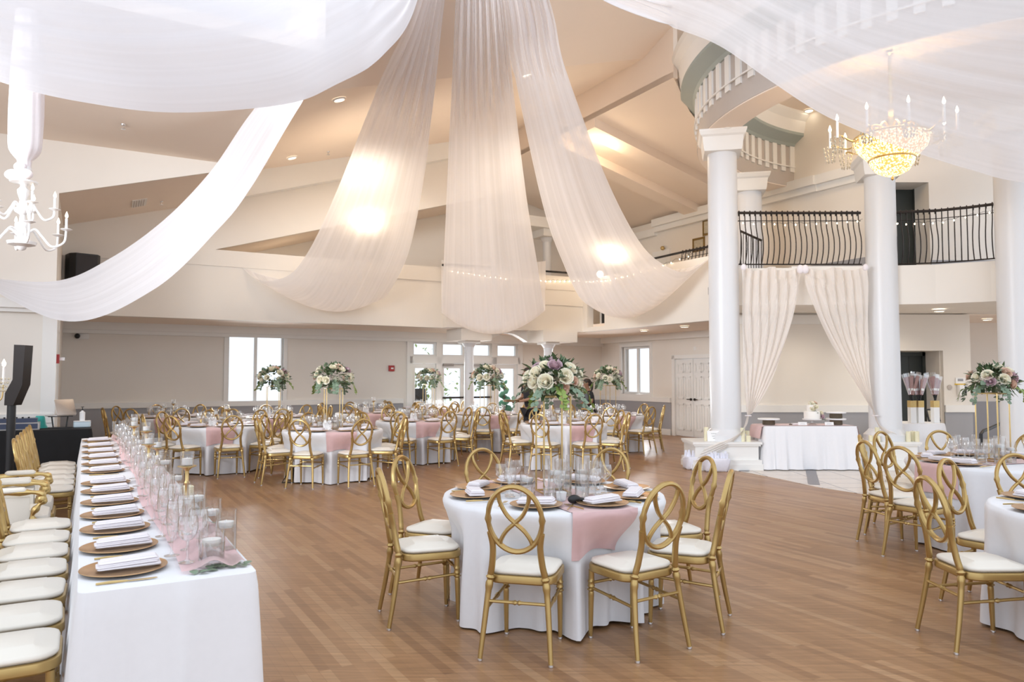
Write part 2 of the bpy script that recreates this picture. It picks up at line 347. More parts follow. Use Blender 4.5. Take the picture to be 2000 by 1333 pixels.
# ================================================================== THE HALL
def cut_wall(mb, fn, a0, a1, z0, z1, th, holes=()):
    A = sorted({a0, a1, *[h[0] for h in holes], *[h[1] for h in holes]}); Z = sorted({z0, z1, *[h[2] for h in holes], *[h[3] for h in holes]})
    for i in range(len(A)-1):
        for k in range(len(Z)-1):
            am, zm = (A[i]+A[i+1])/2, (Z[k]+Z[k+1])/2
            if any(h[0] < am < h[1] and h[2] < zm < h[3] for h in holes): continue
            if am < a0 or am > a1 or zm < z0 or zm > z1: continue
            q = lambda d: [fn(A[i], d, Z[k]), fn(A[i+1], d, Z[k]), fn(A[i+1], d, Z[k+1]), fn(A[i], d, Z[k+1])]
            mb.hexa(q(0), q(th))
    return mb
def alongU(v): return lambda a, d, z: W(a, v + d, z)
def alongV(u): return lambda a, d, z: W(u + d, a, z)
def uvbox(mb, u0, u1, v0, v1, z0, z1):
    return mb.hexa([W(u0,v0,z0), W(u1,v0,z0), W(u1,v1,z0), W(u0,v1,z0)], [W(u0,v0,z1), W(u1,v0,z1), W(u1,v1,z1), W(u0,v1,z1)])
def uvplate(mb, pts, th):               # pts (u,v,z)
    return mb.plate([W(*p) for p in pts], th)

RK = 0.296
# floor
struct('floor', MB().prism([tuple(W(u, v).xy) for u, v in ((-9,-6),(22,-6),(22,19.2),(-9,19.2))], -0.2, 0), M['floor'])
TILE = [at_z(px, py, 0).xy for px, py in ((1418,917),(1470,926),(1530,938),(1600,953),(1690,967),(1790,985),(1900,1008),(2060,1045))]
tile_poly = [tuple(p) for p in TILE] + [(10.5, 6.5), (11.5, 9.0), (11.5, 16.0), (4.0, 14.6), (3.45, 13.7)]
struct('floor_2', MB().prism(tile_poly, -0.01, 0.004), M['tile'])
mb = MB()
def band(p0, p1, w):
    a, b = at_z(*p0, 0), at_z(*p1, 0); d = (b - a); n = Vector((-d.y, d.x, 0)).normalized()*w/2
    return [tuple((a+n).xy), tuple((b+n).xy), tuple((b-n).xy), tuple((a-n).xy)]
mb.prism(band((1590,948),(1580,905),0.16), 0.004, 0.006); mb.prism(band((1452,922),(1470,905),0.16), 0.004, 0.006)
struct('trim_1', mb, M['darktile'])

# rear wall with the tall window and the glazed door unit
WIN1 = (2.93, 4.20, 0.55, 2.70); DOORS = (7.47, 10.85, 0.0, 2.52)
struct('wall_rear', cut_wall(MB(), alongU(18.51), -2.0, 14.02, 0, 10, 0.25, (WIN1, DOORS)), M['wall'])
WIN3 = (16.25, 17.5, 1.08, 2.44); DD = (13.92, 15.25, 0.0, 2.05)
struct('wall_right', cut_wall(MB(), alongV(13.77), 10.6, 18.51, 0, 5.9, 0.25, (WIN3, DD)), M['wall'])
# left wall, its return and the raked head over the opening
struct('wall_left', cut_wall(MB(), alongU(13.5), -9, -0.4, 0, 5.25, 0.2), M['wall'])
zr = lambda u: 4.50 + 0.292*(u + 0.08)
mb = MB(); uvplate(mb, [(-0.4,13.5,4.42), (2.6,13.5,5.28), (2.6,13.5,5.8), (-0.4,13.5,5.25)], W(0, 0.05) - W(0, 0))
struct('wall_left_head', mb, M['wall'])
mb = MB(); cut_wall(mb, alongV(-0.4), 13.7, 16.4, 0, 4.43, -0.2, ((14.0, 14.9, 0, 2.1),)); uvbox(mb, -0.6, -0.4, 16.4, 18.51, 0, 2.75)
struct('wall_left_return', mb, M['wall'])
mb = MB(); uvbox(mb, -0.62, -0.56, 14.0, 14.9, 0, 2.1); struct('door_1', mb, M['white'])
# gallery front: rear leg with its parapet and the narrow recess trim lines
mb = MB(); uvbox(mb, -0.4, 7.45, 16.4, 16.6, 2.75, 4.2); uvbox(mb, 7.45, 11.4, 16.15, 16.6, 2.75, 4.12)
for z in (3.86,): uvbox(mb, -0.4, 7.45, 16.375, 16.4, z, 4.2)
for z in (3.42, 3.82): uvbox(mb, 7.45, 11.4, 16.125, 16.15, z, z + 0.36)
struct('wall_gallery_rear', mb, M['wall'])
mb = MB(); uvbox(mb, 11.4, 11.6, 11.4, 15.2, 2.75, 4.12); uvbox(mb, 11.4, 11.6, 15.2, 16.15, 2.75, 2.86); uvbox(mb, 11.4, 11.6, 15.2, 16.15, 3.5, 4.12); uvbox(mb, 11.4, 11.6, 15.95, 16.15, 2.86, 3.5); uvbox(mb, 11.85, 11.9, 15.2, 16.0, 2.86, 3.5)
struct('wall_gallery_right', mb, M['wall'])
# gallery underside (lower ceiling)
mb = MB(); uvbox(mb, -0.4, 13.77, 16.6, 18.51, 2.75, 2.95); uvbox(mb, 11.6, 13.77, 10.6, 16.6, 2.75, 2.95)
struct('ceiling_gallery', mb, M['ceil'])
mb = MB(); uvbox(mb, -0.4, 13.77, 18.36, 18.51, 2.58, 2.75); uvbox(mb, -0.4, 13.77, 18.41, 18.51, 2.50, 2.58); uvbox(mb, 13.62, 13.77, 10.6, 18.4, 2.58, 2.75)
struct('trim_2', mb, M['white'])
# wainscot, rail and baseboard
mb = MB(); ra = MB(); bb = MB()
for u0, u1 in ((-0.4, 7.3), (11.0, 13.77)):
    uvbox(mb, u0, u1, 18.49, 18.51, 0, 0.88); uvbox(ra, u0, u1, 18.46, 18.51, 0.88, 1.0); uvbox(bb, u0, u1, 18.46, 18.51, 0, 0.16)
for v0, v1 in ((15.4, 18.5), (10.6, 13.8)):
    uvbox(mb, 13.75, 13.77, v0, v1, 0, 0.88); uvbox(ra, 13.72, 13.77, v0, v1, 0.88, 1.0); uvbox(bb, 13.72, 13.77, v0, v1, 0, 0.16)
uvbox(mb, -9, -0.4, 13.48, 13.5, 0, 0.86); uvbox(ra, -9, -0.4, 13.44, 13.5, 0.86, 1.0); uvbox(bb, -9, -0.4, 13.46, 13.5, 0, 0.16); uvbox(ra, -9, -0.4, 13.36, 13.5, 2.60, 2.74); uvbox(ra, -9, -0.4, 13.42, 13.5, 2.54, 2.60)
struct('trim_3', mb, M['grey']); struct('trim_4', ra, M['white']); struct('baseboard_rear', bb, M['white'])
mb = MB(); uvbox(mb, -0.56, -0.37, 13.46, 14.0, 0, 2.6); uvbox(mb, -0.56, -0.37, 14.9, 15.1, 0, 2.6); uvbox(mb, -0.42, -0.36, 14.05, 14.2, 2.3, 2.75); uvbox(mb, -0.42, -0.36, 14.5, 14.65, 2.3, 2.75)
struct('trim_5', mb, M['white'])

# windows
def window(name, fn, a0, a1, z0, z1, cols, fr=0.06):
    f = MB()
    for x0, x1, y0, y1 in ((a0-0.09, a1+0.09, z1, z1+0.09), (a0-0.09, a1+0.09, z0-0.09, z0), (a0-0.09, a0, z0, z1), (a1, a1+0.09, z0, z1)):
        f.hexa([fn(x0,-0.04,y0), fn(x1,-0.04,y0), fn(x1,-0.04,y1), fn(x0,-0.04,y1)], [fn(x0,0.2,y0), fn(x1,0.2,y0), fn(x1,0.2,y1), fn(x0,0.2,y1)])
    r = struct(name, f, M['white'])
    s = MB(); w = (a1 - a0)/cols
    for i in range(cols):
        x0, x1 = a0 + i*w, a0 + (i+1)*w
        for q in ((x0, x1, z1-fr, z1), (x0, x1, z0, z0+fr), (x0, x0+fr*0.6, z0+fr, z1-fr), (x1-fr*0.6, x1, z0+fr, z1-fr)):
            s.hexa([fn(q[0],0.06,q[2]), fn(q[1],0.06,q[2]), fn(q[1],0.06,q[3]), fn(q[0],0.06,q[3])], [fn(q[0],0.13,q[2]), fn(q[1],0.13,q[2]), fn(q[1],0.13,q[3]), fn(q[0],0.13,q[3])])
    struct('window_frame', s, M['white'], r)
    for i in range(cols):
        x0, x1 = a0 + i*w + fr*0.6, a0 + (i+1)*w - fr*0.6; p = MB()
        p.hexa([fn(x0,0.09,z0+fr), fn(x1,0.09,z0+fr), fn(x1,0.09,z1-fr), fn(x0,0.09,z1-fr)], [fn(x0,0.1,z0+fr), fn(x1,0.1,z0+fr), fn(x1,0.1,z1-fr), fn(x0,0.1,z1-fr)])
        struct('window_pane', p, M['pane'], r)
    return r
window('window_1', alongU(18.51), *WIN1, 2)
window('window_3', alongV(13.77), *WIN3, 2)
# glazed doors with transoms
fn = alongU(18.51); BW = (DOORS[1]-DOORS[0])/4
f = MB()
def bar(mb, x0, x1, z0, z1, d0=-0.05, d1=0.15):
    mb.hexa([fn(x0,d0,z0), fn(x1,d0,z0), fn(x1,d0,z1), fn(x0,d0,z1)], [fn(x0,d1,z0), fn(x1,d1,z0), fn(x1,d1,z1), fn(x0,d1,z1)])
for i in range(5): bar(f, DOORS[0]+i*BW-0.08, DOORS[0]+i*BW+0.08, 0, 2.52)
bar(f, DOORS[0]-0.16, DOORS[1]+0.16, 2.5, 2.62); bar(f, DOORS[0], DOORS[1], 1.93, 2.12)
r = struct('window_2', f, M['white'])
for i in range(4):
    x0, x1 = DOORS[0]+i*BW+0.08, DOORS[0]+(i+1)*BW-0.08
    s = MB(); bar(s, x0, x1, 2.12, 2.17, 0, 0.1); bar(s, x0, x1, 2.45, 2.5, 0, 0.1); bar(s, x0, x0+0.05, 2.17, 2.45, 0, 0.1); bar(s, x1-0.05, x1, 2.17, 2.45, 0, 0.1)
    struct('window_frame', s, M['white'], r)
    p = MB(); bar(p, x0+0.05, x1-0.05, 2.17, 2.45, 0.05, 0.06); struct('window_pane', p, M['pane'], r)
for i in range(4):
    x0, x1 = DOORS[0]+i*BW+0.085, DOORS[0]+(i+1)*BW-0.085
    s = MB()
    for q in ((x0, x1, 1.80, 1.925), (x0, x1, 0.01, 0.28), (x0, x0+0.09, 0.28, 1.80), (x1-0.09, x1, 0.28, 1.80)): bar(s, *q, 0.02, 0.08)
    d = struct('door_%d' % (2+i), s, M['white'])
    p = MB(); bar(p, x0+0.09, x1-0.09, 0.28, 1.80, 0.045, 0.055); struct('door_pane', p, M['pane'], d)
    if i in (1, 2):
        h = MB(); bar(h, x0+0.02, x1-0.02, 0.98, 1.03, -0.07, -0.03); struct('push_bar', h, M['iron'], d)
        h = MB(); bar(h, x0+0.04, x0+0.34, 1.86, 1.93, -0.06, 0.0); bar(h, x0+0.3, x0+0.62, 1.9, 1.92, -0.1, -0.05); struct('door_closer', h, M['steel'], d)
# panelled double door in the right wall
fn = alongV(13.77)
for k, (a, b) in enumerate(((13.93, 14.575), (14.595, 15.24))):
    s = MB(); bar(s, a, b, 0.01, 2.04, 0.03, 0.09)
    w = b - a
    for c0, c1 in ((0.12, 0.46), (0.54, 0.88)):
        for z0, z1 in ((0.16, 0.86), (0.98, 1.58), (1.68, 1.93)):
            for q in ((a+w*c0, a+w*c1, z0, z0+0.035), (a+w*c0, a+w*c1, z1-0.035, z1), (a+w*c0, a+w*c0+0.03, z0, z1), (a+w*c1-0.03, a+w*c1, z0, z1)): bar(s, *q, 0.012, 0.03)
            bar(s, a+w*c0+0.07, a+w*c1-0.07, z0+0.08, z1-0.08, 0.016, 0.03)
    d = struct('door_%d' % (6+k), s, M['white'])
    h = MB(); hx = b - 0.06 if k == 0 else a + 0.06
    h.ball(fn(hx, 0.0, 0.98), 0.035); h.tube([fn(hx, 0.0, 0.98), fn(hx + (-0.12 if k == 0 else 0.12), -0.03, 0.98)], 0.012); struct('door_handle', h, M['iron'], d)
f = MB(); bar(f, 13.83, 13.93, 0, 2.14, -0.03, 0.1); bar(f, 15.24, 15.34, 0, 2.14, -0.03, 0.1); bar(f, 13.83, 15.34, 2.05, 2.15, -0.03, 0.1)
struct('trim_6', f, M['white'])

# pillars and their caps carrying the rear gallery bay
def pillar(px, Y, name):
    p = at_y(px, 738, Y); x, y = p.x, p.y; m = MB()
    m.lathe([(0.17,0),(0.17,0.1),(0.135,0.16),(0.125,0.3),(0.115,2.25),(0.125,2.28),(0.125,2.31),(0.16,2.36),(0.19,2.40)], 24, (x, y, 0))
    struct(name, m, M['column'])
    R = Matrix.Translation((x, y, 0)) @ Matrix.Rotation(ALPHA, 4, 'Z')
    m = MB(); m.box(-0.21, 0.21, -0.21, 0.21, 2.40, 2.46, R); struct(name + '_cap', m, M['white'])
    return x, y, R
for i, (px, Y) in enumerate(((916, 18.6), (1071, 19.3))):
    x, y, R = pillar(px, Y, 'column_rear' if i == 0 else 'column_rear_2')
    m = MB(); m.box(-0.42, 0.62 if i else 0.42, -0.42, 0.42, 2.46, 2.75, R); struct('beam_pillar_%d' % (i+1), m, M['wall'])
m = MB(); a, b = at_y(916, 738, 18.6), at_y(1071, 738, 19.3); n = 12; d = (b - a)
pts = [a + d*0.23 + Vector((0,0,2.75-a.z))]
for k in range(n+1):
    t = k/n; q = a + d*(0.23 + 0.5*t); pts.append(Vector((q.x, q.y, 2.46 + 0.22*math.sin(PI*t))))
pts.append(Vector((pts[-1].x, pts[-1].y, 2.75)))
m.plate(pts, Vector((-0.1, 0.2, 0))); struct('beam_arch', m, M['white'])
# pillar standing on the rear gallery
m = MB(); p = at_y(1069, 738, 20.6); m.lathe([(0.15,2.9),(0.15,3.1),(0.12,3.15),(0.12,5.3),(0.15,5.35),(0.18,5.42)], 20, (p.x, p.y, 0)); struct('column_gallery', m, M['column'])
R = Matrix.Translation((p.x, p.y, 0)) @ Matrix.Rotation(ALPHA, 4, 'Z'); m = MB(); m.box(-0.3, 0.3, -0.3, 0.3, 5.42, 5.62, R); m.box(-1.6, 0.42, -0.42, 0.42, 5.62, 5.9, R); struct('beam_gallery', m, M['white'])

# raked roof: main rear slope, the rafters, the lower slopes over the gallery
K1 = lambda u: 5.0 + RK*u
up = Vector((0, 0, 0.15))
m = MB(); uvplate(m, [(2.3,11.1,K1(2.3)), (11.6,11.1,K1(11.6)), (11.6,16.4,K1(11.6)), (2.3,16.4,K1(2.3))], up)
uvplate(m, [(11.6,11.1,K1(11.6)), (17.5,11.1,K1(11.6)-0.75), (17.5,16.4,K1(11.6)-0.75), (11.6,16.4,K1(11.6))], up)
struct('ceiling_rear', m, M['ceil'])
m = MB(); uvplate(m, [(-9,8.3,5.24), (2.3,8.3,5.24), (2.3,13.5,5.24), (-9,13.5,5.24)], up); uvbox(m, 2.28, 2.4, 11.1, 13.75, 5.24, 5.8)
struct('ceiling_left', m, M['ceil'])
m = MB(); g = 0.37
uvplate(m, [(2.3,11.1,K1(2.3)), (11.6,11.1,K1(11.6)), (11.6,6.5,K1(11.6)+g*4.6), (2.3,6.5,K1(2.3)+g*4.6)], up)
uvplate(m, [(11.6,11.1,K1(11.6)), (17.5,11.1,K1(11.6)-0.75), (17.5,6.5,K1(11.6)-0.75+g*4.6), (11.6,6.5,K1(11.6)+g*4.6)], up)
uvplate(m, [(2.3,11.1,5.3), (2.3,11.1,K1(2.3)), (2.3,8.3,K1(2.3)+g*2.8), (2.3,8.3,5.3)], W(-0.1,0)-W(0,0))
struct('ceiling_main', m, M['ceil'])
m = MB(); uvplate(m, [(2.6,16.12,K1(2.6)-0.52), (11.6,16.12,K1(11.6)-0.30), (11.6,16.12,K1(11.6)), (2.6,16.12,K1(2.6))], W(0,0.28)-W(0,0))
struct('beam_rake_left', m, M['white'])
mR = lambda u: K1(11.6) - 0.127*(u-11.6)
m = MB(); uvplate(m, [(11.6,15.75,mR(11.6)-0.32), (17.5,15.75,mR(17.5)-0.32), (17.5,15.75,mR(17.5)), (11.6,15.75,mR(11.6))], W(0,0.65)-W(0,0))
struct('beam_rake_right', m, M['wall'])
# upper wall in the plane of the gallery front, open under its rake
zb = lambda u: 4.2 + 0.295*(u-2.3)
m = MB(); D = W(0,0.15)-W(0,0)
uvplate(m, [(-0.4,16.4,4.2), (2.3,16.4,4.2), (2.6,16.4,4.29), (2.6,16.4,K1(2.6)), (-0.4,16.4,4.43)], D)
uvplate(m, [(2.6,16.4,zb(2.6)), (9.2,16.4,zb(9.2)), (9.2,16.4,K1(9.2)), (2.6,16.4,K1(2.6))], D)
struct('wall_rear_upper', m, M['wall'])
m = MB(); uvplate(m, [(-0.4,13.56,4.43), (2.75,13.56,5.33), (2.75,16.4,5.33), (-0.4,16.4,4.43)], up); struct('ceiling_left_bay', m, M['ceil'])
m = MB(); uvplate(m, [(2.0,16.5,zb(2.0)), (9.2,16.5,zb(9.2)), (9.2,18.5,zb(9.2)), (2.0,18.5,zb(2.0))], up)
uvplate(m, [(9.2,16.5,7.3), (13.77,16.5,7.0), (19.5,16.5,6.0), (19.5,18.5,6.0), (13.77,18.5,7.0), (9.2,18.5,7.3)], up)
struct('ceiling_gallery_upper', m, M['ceil'])
# right-hand slope above the crown, with its two rafters and the upright face on its ridge side
RS = lambda u: 5.95 + 0.25*(13.8-u)
m = MB(); CUT = [(9.3,10.25),(10.3,10.9),(11.6,11.5),(13.9,11.65)]
uvplate(m, [(u,v,RS(u)) for u, v in CUT] + [(13.9,18.5,RS(13.9)), (9.3,18.5,RS(9.3))], Vector((0,0,0.12)))
struct('ceiling_right', m, M['ceil'])
m = MB(); uvplate(m, [(9.3,10.25,RS(9.3)), (9.3,18.5,RS(9.3)), (9.3,18.5,8.2), (9.3,10.25,8.2)], W(0.1,0)-W(0,0))
struct('ceiling_ridge', m, M['ceil']); m = MB()
for (u0,v0),(u1,v1) in zip(CUT[1:], CUT[2:]): uvplate(m, [(u0,v0,RS(u0)), (u1,v1,RS(u1)), (u1,v1,8.6), (u0,v0,8.6)], W(0.03,0.08)-W(0,0))
struct('wall_ridge_side', m, M['wall'])
m = MB()
for v in (12.7, 14.1):
    uvplate(m, [(13.88,v,RS(13.88)), (9.3,v,RS(9.3)), (9.3,v,RS(9.3)-0.2), (13.88,v,RS(13.88)-0.2)], W(0,0.5)-W(0,0))
struct('beam_rafters', m, M['ceil'])
m = MB(); uvbox(m, 13.55, 13.77, 10.6, 15.9, 5.72, 5.92); uvbox(m, 13.64, 13.77, 10.6, 15.9, 5.58, 5.72); uvbox(m, 13.66, 13.77, 15.9, 18.5, 5.5, 5.7); struct('trim_7', m, M['white'])

# ---- rotunda: columns, slab edge, walls behind
EDGE = [(4.15,15.74),(3.98,13.9),(3.98,13.06),(4.9,13.02),(5.8,13.0),(6.5,12.97),(7.3,12.82),(8.0,12.42),(8.7,11.75),(9.6,10.7)]
def ribbon(mb, pts, z0, z1, th=0.12):
    P = [Vector((x,y,0)) for x,y in pts]; N = []
    for i in range(len(P)):
        d = (P[min(i+1,len(P)-1)] - P[max(i-1,0)]).normalized(); N.append(Vector((-d.y, d.x, 0)))
    for i in range(len(P)-1):
        a, b, na, nb = P[i], P[i+1], N[i]*th, N[i+1]*th
        q = lambda z: [a+Vector((0,0,z)), b+Vector((0,0,z)), b+nb+Vector((0,0,z)), a+na+Vector((0,0,z))]
        mb.hexa(q(z0), q(z1))
    return mb
m = MB(); ribbon(m, EDGE, 2.82, 3.47); ribbon(m, EDGE[3:], 3.47, 3.5, 0.16); struct('wall_rotunda_edge', m, M['wall'])
INS = [(x, y + 0.1) for x, y in EDGE]
m = MB(); back = [(10.5,15.2),(8.2,15.2),(4.8,14.9),(4.15,15.74)]
m.prism(INS + [(12,11.5),(12,15.2)] + back[1:3], 2.84, 3.0); struct('ceiling_rotunda', m, M['wall'])
m = MB(); m.prism(INS + [(12,11.5),(12,17.5),(6.0,17.5),(4.2,16.2)], 3.30, 3.45); struct('floor_gallery', m, M['grey'])
# wall behind the cake table and the corridor beside it
def wall_xy(name, p0, p1, z0, z1, m, th=0.15, holes=(), kindname=None):
    a, b = Vector((*p0, 0)), Vector((*p1, 0)); d = b - a; L = d.length; d = d/L; n = Vector((-d.y, d.x, 0))
    mb = MB(); cut_wall(mb, lambda s, t, z: a + d*s + n*t + Vector((0,0,z)), 0, L, z0, z1, th, holes)
    return struct(name, mb, m)
wall_xy('wall_cake', (4.2,15.0), (7.55,14.92), 0, 2.84, M['wall'])
wall_xy('trim_8', (4.2,14.97), (7.55,14.89), 0, 0.86, M['grey'], 0.03); wall_xy('trim_9', (4.2,14.95), (7.55,14.87), 0.86, 1.0, M['white'], 0.05); wall_xy('trim_10', (4.2,14.93), (7.55,14.85), 2.62, 2.80, M['white'], 0.07)
cx0 = at_y(1745,738,15.0).x
dr0, dr1 = at_y(1757,738,15.0).x - cx0, at_y(1843,738,15.0).x - cx0; L_end = at_y(1897,738,15.0).x
wall_xy('wall_corridor', (cx0,15.0), (L_end,15.0), 0, 2.82, M['wall'], 0.1, ((dr0, dr1, 0, 2.09),))
wall_xy('trim_11', (cx0+dr1,14.98), (L_end,14.98), 0, 0.86, M['grey'], 0.03); wall_xy('trim_12', (cx0+dr1,14.95), (L_end+0.03,14.95), 0.86, 1.0, M['white'], 0.06)
m = MB(); x0, x1 = cx0+dr0, cx0+dr1; m.box(x1-0.02, x1, 15.1, 15.75, 0, 2.2); m.box(x0-0.3, x1, 15.1, 15.75, 2.09, 2.2); m.box(x0+0.80, x1, 15.74, 15.8, 0, 2.2); struct('wall_corridor_reveal', m, M['wall'])
m = MB(); m.box(x0-0.3, x0+0.86, 15.66, 15.72, 0, 2.08); m.box(x0+0.80, x0+0.86, 15.6, 15.66, 0, 2.08); m.box(x0-0.3, x0+0.86, 15.6, 15.66, 2.0, 2.08); m.box(x0+0.54, x0+0.55, 15.65, 15.66, 0.0, 2.0); struct('door_8', m, M['darkdoor'])
wall_xy('wall_stair', (L_end,15.0), (L_end+0.15,17.5), 0, 2.82, M['wall'], 0.1); wall_xy('wall_stair_rear', (L_end-0.5,17.3), (12.5,17.3), 0, 2.82, M['wall'], 0.1)
wall_xy('trim_13', (L_end,17.27), (12.5,17.27), 0.15, 1.0, M['grey'], 0.03)
m = MB(); m.prism([(L_end-0.5,15.2),(13,15.2),(13,17.4),(L_end-0.5,17.4)], 2.82, 3.0); struct('ceiling_corridor', m, M['ceil'])
# upper wall behind the right-hand railing with a dark door
ux0 = at_y(1700,738,15.4).x; d0, d1 = at_y(1747,738,15.4).x-ux0, at_y(1824,738,15.4).x-ux0
wall_xy('wall_upper_right', (ux0,15.4), (13,15.4), 3.4, 9.0, M['wall'], 0.1, ((d0, d1, 3.46, 5.62),))
wall_xy('trim_14', (ux0+d1,15.37), (13,15.37), 3.46, 3.98, M['grey'], 0.03)
m = MB(); m.box(ux0+d1, ux0+d1+0.03, 15.5, 16.2, 3.46, 5.62); m.box(ux0+d0-0.4, ux0+d1, 15.5, 16.2, 5.62, 5.7); m.box(ux0+d0+0.8, ux0+d1, 16.1, 16.2, 3.4, 5.7); struct('wall_upper_reveal', m, M['wall'])
m = MB(); m.box(ux0+d0-0.4, ux0+d0+0.88, 16.02, 16.1, 3.46, 5.68); m.box(ux0+d0+0.80, ux0+d0+0.88, 15.95, 16.02, 3.46, 5.64); struct('door_9', m, M['darkdoor'])
m = MB(); uvbox(m, 13.74, 13.77, 9.35, 12.5, 3.46, 4.0); struct('trim_15', m, M['grey'])
m = MB(); uvbox(m, 13.77, 14.0, 9.35, 10.6, 3.4, 9.5); uvbox(m, 13.77, 14.0, 10.6, 11.7, 5.9, 9.5); struct('wall_right_upper', m, M['wall'])
m = MB(); uvbox(m, 13.6, 13.77, 9.35, 10.6, 5.72, 5.92); uvbox(m, 13.68, 13.77, 9.35, 10.6, 5.58, 5.72); struct('trim_16', m, M['white'])

def column(name, px, Y, z1, rad=0.262, z0=0.0, capw=0.36):
    p = at_y(px, 738, Y); x, y = p.x, p.y; m = MB()
    m.lathe([(rad+0.09,z0),(rad+0.09,z0+0.1),(rad+0.03,z0+0.16),(rad,z0+0.2),(rad-0.012,z1-0.36)], 48, (x,y,0))
    struct(name, m, M['column'])
    R = Matrix.Translation((x,y,0)) @ Matrix.Rotation(math.radians(-12), 4, 'Z'); m = MB(); w = capw
    prof = [(w*0.86,-0.36),(w*0.90,-0.30),(w*0.95,-0.12),(w*1.04,-0.09),(w*1.10,-0.03),(w*1.10,0.0)]
    ring = [[R @ Vector((sx*a, sy*a, z1+z)) for sx, sy in ((-1,-1),(1,-1),(1,1),(-1,1))] for a, z in prof]
    vs = [q for r_ in ring for q in r_]; fs = [(3,2,1,0)] + [(k*4+i, k*4+(i+1)%4, k*4+4+(i+1)%4, k*4+4+i) for k in range(len(prof)-1) for i in range(4)] + [tuple((len(prof)-1)*4+i for i in range(4))]
    m.add(vs, fs); struct(name + '_cap', m, M['white'], sharp=0.3)
    return x, y
PL = 0.47
column('column_1', 1416, 13.0, 5.83, z0=PL)
column('column_2', 1727, 13.0, 5.42, z0=PL)
column('column_3', 1988, 11.95, 5.83)
column('column_4', 1469, 15.75, 5.83, z0=3.4)
# ring entablature
RC, RR = Vector((8.0, 12.9, 0)), 4.35
a0, a1, NA = math.radians(105), math.radians(285), 96
def ring_part(name, prof, m):
    mb = MB(); k = len(prof); vs = []; fs = []
    for i in range(NA+1):
        a = a0 + (a1-a0)*i/NA
        for r, z in prof: vs.append((RC.x + (RR+r)*math.cos(a), RC.y + (RR+r)*math.sin(a), z))
    for i in range(NA):
        for q in range(k): fs.append((i*k+q, i*k+(q+1)%k, (i+1)*k+(q+1)%k, (i+1)*k+q))
    fs.append(tuple(range(k))); fs.append(tuple(NA*k+q for q in reversed(range(k)))); mb.add(vs, fs)
    return struct(name, mb, m, sharp=0.4)
ring_part('beam_ring', [(-0.27,5.85),(0.27,5.85),(0.27,6.80),(-0.27,6.80)], M['taupe'])
ring_part('trim_17', [(-0.26,5.83),(0.26,5.83),(0.26,5.852),(-0.26,5.852)], M['ceil'])
ring_part('trim_18', [(-0.30,6.74),(0.30,6.74),(0.34,6.80),(0.56,6.92),(0.56,6.98),(-0.56,6.98),(-0.56,6.92),(-0.34,6.80)], M['cove'])
ring_part('trim_19', [(-0.56,6.98),(0.56,6.98),(0.60,7.10),(0.62,7.22),(0.72,7.34),(0.74,7.44),(-0.74,7.44),(-0.72,7.34),(-0.62,7.22),(-0.60,7.10)], M['white'])
mb = MB(); n = 46
for i in range(n):
    a = a0 + (a1-a0)*(i+0.5)/n; R = Matrix.Translation(RC) @ Matrix.Rotation(a, 4, 'Z')
    for s in (-1, 1):
        c = RR + s*0.285; mb.box(c-0.018, c+0.018, -0.068, 0.068, 6.16, 6.75, R)
struct('trim_20', mb, M['white'])
ring_part('trim_21', [(0.30,6.26),(0.325,6.26),(0.325,6.285),(0.30,6.285)], M['white']); ring_part('trim_22', [(-0.325,6.26),(-0.30,6.26),(-0.30,6.285),(-0.325,6.285)], M['white'])
mb = MB(); mb.prism([(RC.x + 4.2*math.cos(2*PI*k/48), RC.y + 4.2*math.sin(2*PI*k/48)) for k in range(48)], 7.40, 7.5); struct('ceiling_ring', mb, M['ceil'])
mb = MB(); uvbox(mb, 14.02, 19.5, 18.51, 18.76, 2.96, 10); uvbox(mb, 19.5, 19.7, 15.0, 18.76, 2.96, 10); struct('wall_rear_far', mb, M['wall'])
# exterior ground seen through the glazing
m = MB(); uvbox(m, -6, 24, 18.9, 32, -0.25, -0.02); struct('ground_outside', m, mat('pale_paving', (0.75,0.74,0.72), 0.8))

# ------------------------------------------------------------------ lamps of the hall
def downlight(p, label, nrm=(0,0,-1), r=0.085):
    t = thing('recessed_light', label, 'ceiling light', p, 0, 'recessed ceiling lights')
    q = Vector(nrm).to_track_quat('-Z', 'Y').to_matrix().to_4x4()
    a = MB(); a.shell([(r*1.0,-0.03),(r*1.25,-0.015),(r*1.3,-0.004),(r*1.05,-0.012)], 20).xf(q); obj('trim_ring', a, M['white'], t)
    b = MB(); b.lathe([(r*1.0,-0.014),(r*1.0,-0.006)], 20).xf(q); obj('lens', b, M['down'], t)
    return t
def on_plane(px, py, a, b, c):           # ray against the plane z = a + b*u + c*v
    d = ray(px, py); du = d.x*CA + d.y*SA; dv = -d.x*SA + d.y*CA
    t = (a - EYE)/(d.z - b*du - c*dv); return Vector((0,0,EYE)) + d*t
nk = Vector((RK*CA, RK*SA, -1)).normalized()
for px, py, lab in ((662,193,'warm recessed downlight in the sloping ceiling above the second voile swag'), (570,307,'warm recessed downlight in the sloping ceiling beside the long left voile swag'), (1155,211,'warm recessed downlight in the sloping ceiling near the roof ridge'), (1028,145,'warm recessed downlight in the sloping ceiling seen behind the fourth voile swag'), (1338,104,'warm recessed downlight in the ceiling beside the round cornice')):
    downlight(on_plane(px, py, 5.0, RK, 0), lab, -nk*-1)
downlight(at_z(1580,215,7.40), 'warm recessed downlight in the round ceiling inside the cornice ring')
for px, py, lab in ((1420,252,'small recessed downlight in the ring soffit above the front column'), (1449,346,'small recessed downlight in the ring soffit above the rear column')):
    downlight(at_z(px, py, 5.83), lab)
for px, py, lab in ((1258,645,'recessed downlight under the gallery nearer the small window'), (1337,637,'recessed downlight under the gallery above the double door')):
    downlight(at_z(px, py, 2.75), lab)
